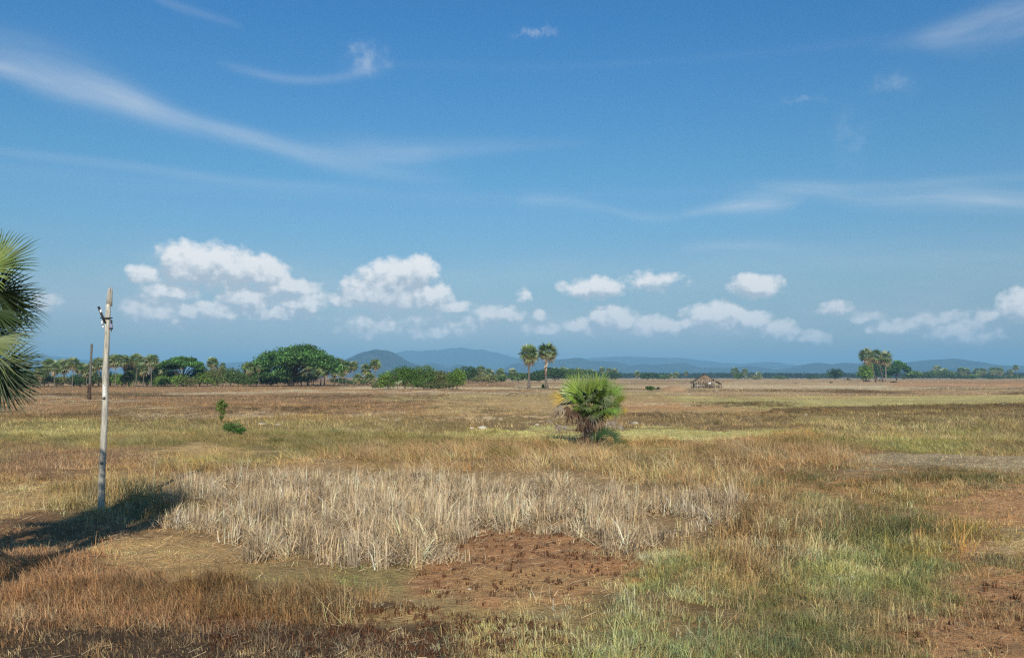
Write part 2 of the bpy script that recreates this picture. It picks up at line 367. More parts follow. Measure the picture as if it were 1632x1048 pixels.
def sward(d0, d1, ntuft, nb, spread, w0, hs, two):
    d = np.sqrt(rng.uniform(d0 * d0, d1 * d1, ntuft)); x = rng.uniform(-1, 1, ntuft) * (.68 * d + 2.5)
    g, c1, c2, f, h, dn = lookup(x + rng.normal(0, .35, ntuft) * (1 + d * .02), d * np.exp(rng.normal(0, .022, ntuft)))
    cl = fbm(x * .55, d * .55, 3, 81); cl2 = fbm(x * 1.9, d * 1.9, 2, 83)
    pr = dn * np.clip(.35 + 1.5 * (cl - .35) + .8 * (cl2 - .5), .06, 1)
    pr = np.where(reed_in(x, d) > -1, pr * .5, pr)
    k = rng.random(ntuft) < pr
    x, d, c1, c2, f, h, cl, cl2 = [q[k] for q in (x, d, c1, c2, f, h, cl, cl2)]
    n = len(x)
    gn = .5 * fbm(x * .3 + 40, d * .3, 3, 85) + .5 * fbm(x * 1.1 + 9, d * 1.1, 3, 86)                       # patches where green shoots come through
    isg = rng.random(n) < np.clip(f + (gn - .5) * 4.0 * (f > .05), 0, 1)
    tc = np.where(isg[:, None], c2, c1)
    hue = rng.normal(0, 1, n) * np.where(d > 45, .45, 1)
    tc = tc * np.exp(rng.normal(0, 1, n) * np.where(d > 45, .11, .20))[:, None] * (1 + hue[:, None] * np.array([.09, 0, -.10]))
    rust = (fbm(x * .7 + 31, d * .7, 3, 90) - .5) * 1.3
    tc *= 1 + rust[:, None] * np.array([.2, -.02, -.28])
    tc *= np.exp(1.1 * (fbm(x * .16, d * .22, 3, 87) - .5) + 1.0 * (fbm(x * .9, d * .9, 3, 88) - .5))[:, None]
    th = h * hs * .72 * (.25 + 1.6 * cl) * (.6 + .8 * cl2) * np.exp(rng.normal(0, 1, n) * np.where(d > 45, .22, .38))
    r = np.repeat(np.arange(n), nb); m_ = len(r)
    P = np.zeros((m_, 3)); s_ = spread * np.exp(rng.normal(0, .3, n))
    P[:, 0] = x[r] + rng.normal(0, 1, m_) * s_[r]; P[:, 1] = d[r] + rng.normal(0, 1, m_) * s_[r]
    P[:, 2] = gz(P[:, 0], P[:, 1]) - .02
    hb = th[r] * rng.uniform(.45, 1.15, m_); lean = np.abs(rng.normal(.35, .4, m_)) + .05
    lean = np.where(rng.random(m_) < .38, lean + rng.uniform(.5, 2.2, m_), lean)
    wind = 2.9 + 2.5 * fbm(x * .15, d * .15, 2, 91)
    dirs = np.where(rng.random(m_) < .55, wind[r] + rng.normal(0, .7, m_), rng.uniform(0, 6.283, m_))
    wb = np.full(m_, w0) * np.maximum(1, d[r] / ((d0 + d1) / 2)) * rng.uniform(.6, 1.4, m_)
    near = (1.0 + .17 * (1 - sstep(16, 34, d)))[:, None]
    cb = np.clip(tc[r] * near[r] * VA * np.exp(rng.normal(0, .16, m_))[:, None], .01, .8)
    for flag, bag in ((False, bag_dry), (True, bag_green)):
        q = isg[r] == flag
        if q.any(): bag.add(*blades(P[q], hb[q], wb[q], lean[q], cb[q], dirs[q], two))
sward(9.5, 20, 26000, 16, .085, .0065, 1.0, True)
sward(18, 34, 30000, 13, .12, .010, 1.0, True)
sward(32, 62, 36000, 9, .18, .018, 1.0, False)
sward(58, 130, 40000, 7, .35, .038, 1.0, False)
sward(125, 330, 42000, 5, .8, .10, 1.05, False)
sward(320, 900, 24000, 4, 2.2, .3, 1.25, False)
tag(bag_dry.build('dry_grass', M_GRASS), 'brown, rust and tan dry grass covering the banks and fields', 'grass', kind='stuff')
tag(bag_green.build('green_grass', M_GRASS), 'olive and green grass growing between the dry grass', 'grass', kind='stuff')

# litter: fallen straws lying on the bare soil
def litter(n, d0, d1, name, colr, dens):
    bag = Bag(); d = np.sqrt(rng.uniform(d0 ** 2, d1 ** 2, n)); x = rng.uniform(-1, 1, n) * (.68 * d + 2)
    q = rng.random(n) < dens(x, d); x, d = x[q], d[q]; n = len(x)
    th = rng.uniform(0, 6.283, n); ln = rng.uniform(.05, .26, n); w = rng.uniform(.004, .008, n) * np.maximum(1, d / 18)
    D = np.stack([np.cos(th), np.sin(th)], 1) * (ln * .5)[:, None]
    z = gz(x, d)
    A = np.stack([x - D[:, 0], d - D[:, 1], z + rng.uniform(.01, .04, n)], 1); B = np.stack([x + D[:, 0], d + D[:, 1], z + rng.uniform(.01, .12, n)], 1)
    W = np.stack([-D[:, 1] / ln, D[:, 0] / ln, np.full(n, .4)], 1) * w[:, None]
    V = np.stack([A - W, A + W, B + W * .6, B - W * .6], 1).reshape(-1, 3); b0 = (np.arange(n) * 4)[:, None]
    T = np.concatenate([b0 + [0, 1, 2], b0 + [0, 2, 3]])
    c = colr * np.exp(rng.normal(0, .4, n))[:, None]
    bag.add(V, T, np.repeat(c, 4, 0)); return bag
def dn_l(x, y):
    g, a, b, f, h, d = lookup(x, y); r = reed_in(x, y)
    return np.clip(.55 * (1.1 - d) + (r > -6) * .6, 0, 1) * (.3 + 1.2 * fbm(x * .8, y * .8, 2, 95))
tag(litter(90000, 10, 42, 'x', lin((165, 142, 108)) * 1.15, dn_l).build('straw_litter', M_REED), 'pale fallen straws scattered over the bare soil', 'straw', kind='stuff')

# dark stubs left standing in the red soil
SOIL = [np.array([(690,868),(760,852),(880,852),(1010,880),(1020,905),(900,950),(740,975),(650,945)], float),
        np.array([(1640,900),(1640,1050),(1420,1060),(1400,1000),(1500,950)], float), np.array([(330,985),(700,975),(900,1000),(960,1060),(330,1060)], float)]
bag = Bag()
for P, n in zip(SOIL, (620, 420, 1300)):
    pw = [gpt(*q) for q in P]; X0, X1 = min(v.x for v in pw), max(v.x for v in pw); Y0, Y1 = min(v.y for v in pw), max(v.y for v in pw)
    x = rng.uniform(X0, X1, n); y = rng.uniform(Y0, Y1, n); X, Y = to_view(x, y)
    q = (sdf(P, X, Y) > 0) & (rng.random(n) < .2 + 1.1 * fbm(x * 1.3, y * 1.3, 2, 99)); x, y = x[q], y[q]
    r = np.repeat(np.arange(len(x)), 7); m_ = len(r)
    PP = np.zeros((m_, 3)); PP[:, 0] = x[r] + rng.normal(0, .035, m_); PP[:, 1] = y[r] + rng.normal(0, .035, m_); PP[:, 2] = gz(PP[:, 0], PP[:, 1]) - .01
    hs = .05 + .13 * rng.random(len(x)) ** 2
    c = np.clip(lin((92, 62, 44)) * np.exp(rng.normal(0, .35, m_))[:, None], .008, .5)
    bag.add(*blades(PP, hs[r] * rng.uniform(.5, 1.1, m_), np.full(m_, .018), np.abs(rng.normal(0, .35, m_)), c, None, True))
tag(bag.build('crop_stubble', M_REED), 'short dark stubble tufts standing in the reddish bare soil', 'stubble', kind='stuff')

# the stand of dead grey reeds / straw
bag = Bag()
n = 5200; pw = [gpt(*q) for q in REED]
x = rng.uniform(min(v.x for v in pw) - 1, max(v.x for v in pw) + 1, n); y = rng.uniform(min(v.y for v in pw), max(v.y for v in pw) + 1, n)
s = reed_in(x, y); cl = fbm(x * .7, y * .7, 3, 103)
q = (s > 0) & (rng.random(n) < np.clip(.10 + 2.9 * (cl - .36) + 1.4 * (fbm(x * 2.2, y * 2.2, 2, 107) - .5), .02, 1) * np.clip(.25 + s / 16, 0, 1)); x, y, s, cl = x[q], y[q], s[q], cl[q]
n = len(x); nb = 24
hh_ = (.24 + .58 * cl) * np.clip(.65 + s / 25, .6, 1.05) * np.exp(rng.normal(0, .3, n))
tl = rng.normal(0, .2, n) + (rng.random(n) < .28) * rng.uniform(.3, 1.4, n); td = rng.uniform(0, 6.283, n)
tc = lin((157, 140, 117)) * VA * np.exp(rng.normal(0, .24, n))[:, None] * (1 + rng.normal(0, 1, n)[:, None] * np.array([.03, 0, -.06]))
r = np.repeat(np.arange(n), nb); m_ = len(r)
P = np.zeros((m_, 3)); P[:, 0] = x[r] + rng.normal(0, .10, m_); P[:, 1] = y[r] + rng.normal(0, .10, m_); P[:, 2] = gz(P[:, 0], P[:, 1]) - .02
bag.add(*blades(P, hh_[r] * rng.uniform(.35, 1.12, m_), rng.uniform(.010, .026, m_), np.abs(tl[r] + rng.normal(0, .14, m_)), np.clip(tc[r] * np.exp(rng.normal(0, .28, m_))[:, None], .02, .8), td[r] + rng.normal(0, .9, m_), True, .8))
r = np.repeat(np.arange(n), 22); m_ = len(r)              # broken, bent-over stalks
P = np.zeros((m_, 3)); P[:, 0] = x[r] + rng.normal(0, .28, m_); P[:, 1] = y[r] + rng.normal(0, .28, m_); P[:, 2] = gz(P[:, 0], P[:, 1]) + rng.uniform(0, .18, m_)
bag.add(*blades(P, hh_[r] * rng.uniform(.12, .5, m_), rng.uniform(.010, .022, m_), rng.uniform(.6, 3.2, m_), np.clip(tc[r] * 1.1 * np.exp(rng.normal(0, .2, m_))[:, None], .02, .85), None, True, 1.0))
tag(bag.build('dead_reeds', M_REED), 'stand of tall dead grey straw stalks in the middle of the field', 'reeds', kind='stuff')
# a second strip of the same, far behind on the left
# ---------------------------------------------------------------- fan palms
def nrm(v): v = np.asarray(v, float); return v / (np.linalg.norm(v) + 1e-9)
def fan(mb, root, hub, dirv, nor, Rf, nseg=14, half=125, col=(.1, .2, .05), droop=.12, pet=.02, split=.45, jit=.06, wfac=1.0, fold=.012, pcol=None):
    """palmate leaf: a stalk from root to hub, then pleated blades round the hub"""
    root, hub = np.asarray(root, float), np.asarray(hub, float)
    dv = nrm(dirv); nv = nrm(np.asarray(nor, float) - dv * np.dot(nor, dv)); sv = np.cross(nv, dv)
    if pet: 
        mid = (root + hub) / 2 + np.array([0, 0, -.04]) * np.linalg.norm(hub - root)
        mb.tube([root, mid, hub], [pet * 1.3, pet, pet * .7], 4, pcol if pcol is not None else np.array(col) * 1.2, False)
    A = np.radians(np.linspace(-half, half, nseg) + rng.normal(0, 1.5, nseg)); st = np.radians(2 * half / nseg)
    V, T, C = [], [], []; col = np.array(col, float)
    for k, a in enumerate(A):
        d = math.cos(a) * dv + math.sin(a) * sv
        t = math.sin(a + .0) * -dv + math.cos(a) * sv
        Lk = Rf * (.72 + .28 * math.cos(a * .6)) * (1 + random.gauss(0, jit))
        w = split * Lk * math.tan(st * .5) * 1.05 * wfac
        cup = nv * (.10 * Rf * (abs(a) / 2.2))
        m0 = hub + d * split * Lk + cup * .5
        tip = hub + d * Lk + cup + np.array([0, 0, -droop * Lk * random.uniform(.4, 1.6)]) + sv * random.gauss(0, .03) * Lk
        q = hub + d * (Lk * .78) + cup * .8 + np.array([0, 0, -droop * Lk * .35])
        f = nv * fold * Rf * 2
        i = len(V)
        V += [hub, m0 - t * w, m0 + f, m0 + t * w, q - t * w * .55, q + t * w * .55, tip]
        T += [[i, i + 1, i + 2], [i, i + 2, i + 3], [i + 1, i + 4, i + 2], [i + 2, i + 4, i + 5], [i + 2, i + 5, i + 3], [i + 4, i + 6, i + 5]]
        c = col * math.exp(random.gauss(0, .12)); C += [c] * 6 + [c * np.array([1.25, 1.1, .8])]
    mb.add(V, T, C)
def sph(az, el): return np.array([math.cos(el) * math.cos(az), math.cos(el) * math.sin(az), math.sin(el)])
GREENS = [np.array(c) for c in ((.20, .30, .10), (.26, .34, .13), (.35, .42, .20), (.48, .52, .31), (.13, .20, .07))]
TAN = [np.array(c) for c in ((.40, .30, .17), (.30, .22, .13), (.50, .40, .26))]
def crown_mesh(mb, c, rc, n, nseg, tones=GREENS, lo=-45, mixdry=.18):
    for k in range(n):
        el = math.asin(np.clip(math.sin(R(lo)) + (1 - math.sin(R(lo))) * ((k + .5) / n) + random.gauss(0, .04), -1, 1)); az = k * 2.39996 + random.gauss(0, .25)
        d = sph(az, el); Rf = rc * random.uniform(.56, .68); hub = c + d * rc * random.uniform(.48, .62)
        up = nrm(np.array([0, 0, 1.]) + rng.normal(0, .35, 3)); nor = up if abs(el) < 1.2 else rng.normal(0, 1, 3)
        col = random.choice(tones)
        if el < R(-12) and random.random() < mixdry * 2.6: col = np.array((.21, .19, .085))
        fan(mb, c + d * .1, hub, nrm(d + np.array([0, 0, -.12])), nor, Rf, nseg, 118, col, .16, rc * .012, jit=.08)
def skirt_mesh(mb, c, rc, n, nseg):
    for k in range(n):
        el = R(random.uniform(-82, -42)); az = k * 2.39996 + random.gauss(0, .3); d = sph(az, el)
        hub = c + d * rc * random.uniform(.35, .6)
        fan(mb, c + np.array([0, 0, -.1]), hub, nrm(d * np.array([.6, .6, 1])), sph(az, 0) + rng.normal(0, .3, 3), rc * random.uniform(.5, .7), nseg, 60, random.choice(TAN), .3, rc * .012, jit=.15)
def make_palm(name, ht, rc, n=34, nseg=12, lean=(0, 0), skirt=8, tr=.2, curve=0, flat=1.0, label=None, tcol=(.20, .17, .14)):
    root = empty(name, (0, 0, 0))
    c = np.array([lean[0], lean[1], ht])
    t = MB(); Z = np.linspace(0, 1, 9)
    P = np.stack([lean[0] * Z ** 1.5 + curve * np.sin(Z * np.pi), lean[1] * Z, Z * ht], 1)
    rr = tr * (1.55 - .75 * np.clip(Z * 4, 0, 1)) * (1 - .15 * Z); t.tube(P, rr, 8, tcol)
    for k in range(14):
        z = k / 14 * .96 + .02; t.tube([[np.interp(z, Z, P[:, 0]), lean[1] * z, z * ht], [np.interp(z, Z, P[:, 0]), lean[1] * z, z * ht + .06]], tr * (1.15 if z > .25 else 1.6), 8, np.array(tcol) * .8)
    t.build('trunk', M_BARK, root)
    m_ = MB(); crown_mesh(m_, c, rc, n, nseg); m_.build('crown', M_PALM, root)
    if skirt: m_ = MB(); skirt_mesh(m_, c, rc, skirt, nseg); m_.build('dead_leaves', M_DEAD, root)
    return root

# ---------------------------------------------------------------- leafy trees and bushes
def leafcloud(mb, blobs, n, size, col, var=.22, flat=0.0, shell=.55, fill=1.0):
    blobs = [(np.asarray(c, float), np.asarray(r, float), tone) for c, r, tone in blobs]
    wts = np.array([np.prod(r) ** .67 for _, r, _ in blobs]); wts /= wts.sum(); cnt = rng.multinomial(n, wts)
    for (c, r, tone), k in zip(blobs, cnt):
        if k < 1: continue
        u = rng.normal(0, 1, (k, 3)); u /= np.linalg.norm(u, axis=1)[:, None]
        rad = shell + (1 - shell) * rng.random(k) ** .5; rad = np.where(rng.random(k) < .08, rad * 1.15, rad)
        P = c + u * rad[:, None] * r * (1 + .22 * np.sin(u[:, :1] * 7 + c[0]) * np.cos(u[:, 1:2] * 6 + c[2]))
        nn = nrm_rows(u * .8 + rng.normal(0, .8, (k, 3)) + np.array([0, 0, flat]))
        a = nrm_rows(np.cross(nn, rng.normal(0, 1, (k, 3)))); b = np.cross(nn, a)
        s = size * np.exp(rng.normal(0, .3, k))[:, None]
        V = np.stack([P - a * s * .9, P - b * s * .42, P + a * s * .9, P + b * s * .42], 1).reshape(-1, 3)
        b0 = (np.arange(k) * 4)[:, None]; T = np.concatenate([b0 + [0, 1, 2], b0 + [0, 2, 3]])
        cc = np.array(col) * tone * np.exp(rng.normal(0, var, k))[:, None] * (1 + rng.normal(0, 1, k)[:, None] * np.array([.10, 0, .03]))
        mb.add(V, T, np.clip(np.repeat(cc, 4, 0), .004, .6))
def nrm_rows(v): return v / (np.linalg.norm(v, axis=1)[:, None] + 1e-9)
def bush_blobs(w, h, d=None, nb=10, base=.1, top=1.0):
    B = []; d = d or w
    for k in range(nb):
        a = random.uniform(0, 6.283); q = math.sqrt(random.random()); zf = random.uniform(base, top)
        prof = math.sqrt(max(.05, 1 - max(0, (zf - .35) / .75) ** 2)) 
        rr = random.uniform(.26, .42)
        B.append(((math.cos(a) * q * w * .36 * prof, math.sin(a) * q * d * .36 * prof, h * (rr * .8 + zf * (1 - rr * 1.5))), (w * rr * .62, d * rr * .62, h * rr * .62), math.exp(random.gauss(0, .22))))
    return B
def make_bush(name, loc, w, h, col, n, size, d=None, nb=12, trunk=False, limbs=3, var=.22):
    root = empty(name, loc); t = MB()
    B = bush_blobs(w, h, d, nb, .06 if trunk else -.02)
    th = h * .5
    t.tube([[0, 0, 0], [w * .02, 0, th * .5], [0, 0, th]], [h * .028, h * .022, h * .012], 6, (.13, .10, .075))
    for k in range(min(limbs + 2, len(B))):
        c = B[k][0]; t.tube([[0, 0, th * .3], [c[0] * .5, c[1] * .5, (th * .3 + c[2]) * .5], c], [h * .016, h * .011, h * .004], 5, (.13, .10, .075))
    t.build('trunk' if trunk else 'stems', M_BARK, root)
    m_ = MB(); leafcloud(m_, B, n, size, col, var); m_.build('crown' if trunk else 'foliage', M_LEAF, root)
    return root
def put(o, px, base_py, dist=None):
    d = dist or dist_of(base_py); p = at(px, base_py, d); z = gz1(p.x, p.y) if p.y < 2500 else 0
    o.location = (p.x, p.y, z - .03); return d / FX      # metres per pixel there

# ---- the two tall palms in the middle
d = dist_of(618.6); s = d / FX
tp = make_palm('palmyra_palm', (618.6 - 564) * s, 16.5 * s, 52, 14, (0, 0), 13, .42, label=1); put(tp, 843, 618.6)
tag(tp, 'taller straight palmyra palm of the pair standing alone in mid field', 'palm tree', 'pair of tall palms in mid field')
tp2 = make_palm('palmyra_palm', (619.4 - 563) * s, 16.0 * s, 46, 14, (.1, 0), 6, .40, curve=-.5); put(tp2, 872, 619.4)
for ch in tp2.children:
    if ch.name.startswith('dead'):
        pass
tag(tp2, 'right palm of the mid field pair, bent trunk with pale peeling patches', 'palm tree', 'pair of tall palms in mid field')
mb = MB()
for k in range(9):
    a = random.uniform(0, 6.28); z = (619.4 - random.uniform(574, 596)) * s
    mb.box((.12 + .42 * math.cos(a) - .45, -.42 + .1 * math.sin(a), z), (.5, .18, random.uniform(.5, 1.3)), Matrix.Rotation(a * .1, 3, 'Y'), (.55, .48, .38) if k % 2 else (.3, .16, .1))
mb.build('peeling_bark', M_DEAD, tp2)
b_ = make_bush('bush', (0, 0, 0), 1.6, 1.6, (.10, .13, .04), 260, .22); put(b_, 865.5, 619); tag(b_, 'small sparse bush just left of the bent palm trunk in mid field', 'bush')

# ---- palm kinds shared by the far rows (first use is the original itself)
def kind(rc, ht, n=30, nseg=9, skirt=9, tr=.17): 
    return ('k', rc, ht, n, nseg, skirt, tr)
KIND = {}
def far_palm(px, cy, r, base, label, group, kindno, dist=None, lean=0):
    """crown centre and radius as seen; copies one of the palms built for that kind"""
    dd_ = dist or dist_of(base); s_ = dd_ / FX; r = r * (1.28 if dd_ < 500 and px < 400 else 1.15)
    ht = (base - cy) * s_; rc = r * s_
    key = (kindno, round(ht / rc))
    if key not in KIND:
        o = make_palm('palmyra_palm', ht, rc, 46 if r > 7 else 30, 9 if r > 6 else 7, (lean, 0), 8 if r > 6 else 5, min(.2, rc * .085) if dd_ < 500 else .22, curve=random.uniform(-.25, .25))
        KIND[key] = (o, rc); put(o, px, base, dd_)
        o.rotation_euler.z = 0
    else:
        src, rc0 = KIND[key]; p_ = at(px, base, dd_)
        o = copy_tree(src, (p_.x, p_.y, (gz1(p_.x, p_.y) if p_.y < 2500 else 0) - .03), random.uniform(0, 6.28), rc / rc0)
    tag(o, label, 'palm tree', group); return o
ordn = ['first', 'second', 'third', 'fourth', 'fifth', 'sixth', 'seventh', 'eighth', 'ninth', 'tenth', 'eleventh', 'twelfth']
ROWL = [(77, 582, 9.5), (87, 587, 8), (100, 583, 10), (115, 578.5, 8.5), (127, 580, 8), (137, 585, 8.5), (148, 582, 9), (157, 578.5, 8)]
ROWR = [(173, 575, 9), (184, 574.5, 9), (196.5, 575, 9), (206, 578, 9), (216, 574, 9), (227.5, 577, 9), (232, 571, 8.5), (241, 575, 9), (251, 579, 9)]
for i, (x, y, r) in enumerate(ROWL):
    far_palm(x, y, r, 617 - random.random() * 1.2, f'{ordn[len(ROWL)-1-i]} palmyra palm to the left of the white pole in the far left row' if i < len(ROWL) - 1 else 'palmyra palm just left of the white pole in the far left row', 'palms of the far left row', i % 3)
for i, (x, y, r) in enumerate(ROWR):
    far_palm(x, y, r, 617 - random.random() * 1.5, f'{ordn[i]} palmyra palm to the right of the white pole in the far left row', 'palms of the far left row', i % 3)
far_palm(64, 594, 8, 617, 'low palm at the left end of the far palm row beside the near fronds', 'palms of the far left row', 1)
far_palm(205, 596, 6, 616, 'low young palm under the palm row right of the white pole', 'palms of the far left row', 2)
OTH = [(288, 577, 7.5, 'pale palm standing in front of the smaller umbrella tree'), (338, 575, 8, 'lone palm between the two umbrella trees, rising over green bushes'),
       (355, 583, 5, 'small dark palm top just right of the lone palm between the umbrella trees'), (396, 582, 8, 'palm at the left edge of the great umbrella tree with faded brown leaves'),
       (412, 586, 5, 'small pale palm in front of the left edge of the great umbrella tree')]
for x, y, r, lb in OTH: far_palm(x, y, r, 616, lb, 'palms about the umbrella trees', 1)
BIG = [(491, 553, 6.5, 'palm whose pale crown pokes out over the top of the great umbrella tree', 2), (490, 583, 10, 'palm with bushy pale crown in front of the great umbrella tree trunk', 0),
       (511, 585, 9, 'palm just right of the bushy pale crowned palm under the great umbrella tree', 1), (499, 594, 10, 'short palm with brown hanging leaves under the great umbrella tree', 0),
       (517, 596, 9, 'short palm with tan skirt at the right foot of the great umbrella tree', 1), (533, 586, 7, 'low pale palm below the right tip of the great umbrella tree', 2),
       (540, 569, 8.5, 'tallest of three thin palms right of the great umbrella tree, dark trunk', 2), (551, 575, 9.5, 'middle of three thin palms right of the great umbrella tree, pale skirt', 0),
       (563, 577, 7.5, 'rightmost of three thin palms next to the great umbrella tree', 1), (583, 580, 8.3, 'left palm of the round crowned pair before the blue hill', 0),
       (597.5, 578, 8.3, 'right palm of the round crowned pair before the blue hill', 2), (546, 595, 6, 'low palm between the thin palms before the blue hill', 1), (589, 600, 8, 'short full palm under the round crowned pair', 0), (570, 600, 7, 'short dark palm left of the short full palm under the pair', 2)]
for x, y, r, lb, k in BIG: far_palm(x, y, r, 612.5, lb, 'palms right of the umbrella tree', k, dist_of(614))
MID = [(756, 589, 7), (766, 592, 7.5), (778, 592, 8), (797, 596, 8), (817, 598, 6)]
for i, (x, y, r) in enumerate(MID):
    far_palm(x, y, r, 608.5, ['palm with tan leaves right of the dark round tree left of mid field', 'middle palm of three close together left of the tall pair', 'right palm of three close together left of the tall pair', 'short lone palm with brown skirt left of the tall pair', 'low faded palm just left of the tall straight palm'][i], 'low palms left of the tall pair', i % 3)
FARP = [(886, 592, 6.5), (897, 591, 6.5), (908, 591, 6), (922, 592, 6), (932, 593, 5.5), (941, 592, 5.5), (959, 589.5, 5), (970, 590.5, 5), (979.5, 590, 6), (1015.5, 596, 4.5), (1070, 595, 3.6), (1078, 594.5, 4), (1093.5, 595, 3.4)]
FL = ['left end palm of the distant row behind the small bushy palm', 'second palm of the distant row behind the small bushy palm', 'third palm of the distant row behind the small bushy palm', 'fourth palm of the distant row behind the small bushy palm', 'fifth palm of the distant row behind the small bushy palm', 'sixth palm of the distant row behind the small bushy palm', 'left one of three distant palms at the right side of the small bushy palm', 'middle one of three distant palms at the right side of the small bushy palm', 'right one of three distant palms at the right side of the small bushy palm', 'lone distant palm midway between the small bushy palm and the hut', 'thin distant palm left of the larger one near the hut', 'larger distant palm standing left of the hut', 'thin distant palm nearest the left side of the hut']
for i, (x, y, r) in enumerate(FARP): far_palm(x, y, r, 605.3, FL[i], 'distant palms in front of the blue hills', 3 + i % 2)
FR = [(1171, 590.7, 6, 'tallest distant palm right of the hut'), (1187, 592, 5.3, 'second distant palm right of the hut'), (1210, 597, 4.6, 'third and lowest distant palm right of the hut'), (1494, 589, 7, 'full crowned palm at the left end of the far right row'), (1506, 592, 5.5, 'second palm of the far right row'),
      (1532, 590, 6, 'third palm of the far right row'), (1541, 591.5, 5.5, 'fourth palm of the far right row'), (1557, 592, 5.5, 'fifth palm of the far right row'), (1567, 592, 5.5, 'sixth palm of the far right row'), (1582, 590.5, 6, 'seventh palm of the far right row'), (1593, 589, 6, 'eighth palm of the far right row, thin trunk'), (1610.5, 590, 5, 'ninth palm of the far right row'), (1619.5, 585.5, 4.5, 'small topped palm, tallest at the right end of the far right row')]
for i, (x, y, r, lb) in enumerate(FR): far_palm(x, y, r, 603.8, lb, 'distant palms on the right horizon', 5 + i % 2)
# right-hand clump
d = dist_of(608.5); s = d / FX
for (px, cy, r, bx, lb, cv, sk) in ((1382, 567, 12.5, 1396, 'leaning palm with heavy crown, left one of the right hand clump', 0, 14), (1397.5, 567, 11.5, 1407, 'middle palm of the right hand clump with brown hanging leaves', 0, 14), (1412.5, 570, 12, 1412, 'right palm of the right hand clump with pale straight trunk', 0, 12)):
    o = make_palm('palmyra_palm', (608.5 - cy) * s, r * s, 44, 10, ((px - bx) * s, 0), sk, .5, curve=cv, tcol=(.30, .27, .22) if bx == 1412 else (.14, .11, .09)); put(o, bx, 608.5); tag(o, lb, 'palm tree', 'clump of palms on the right')
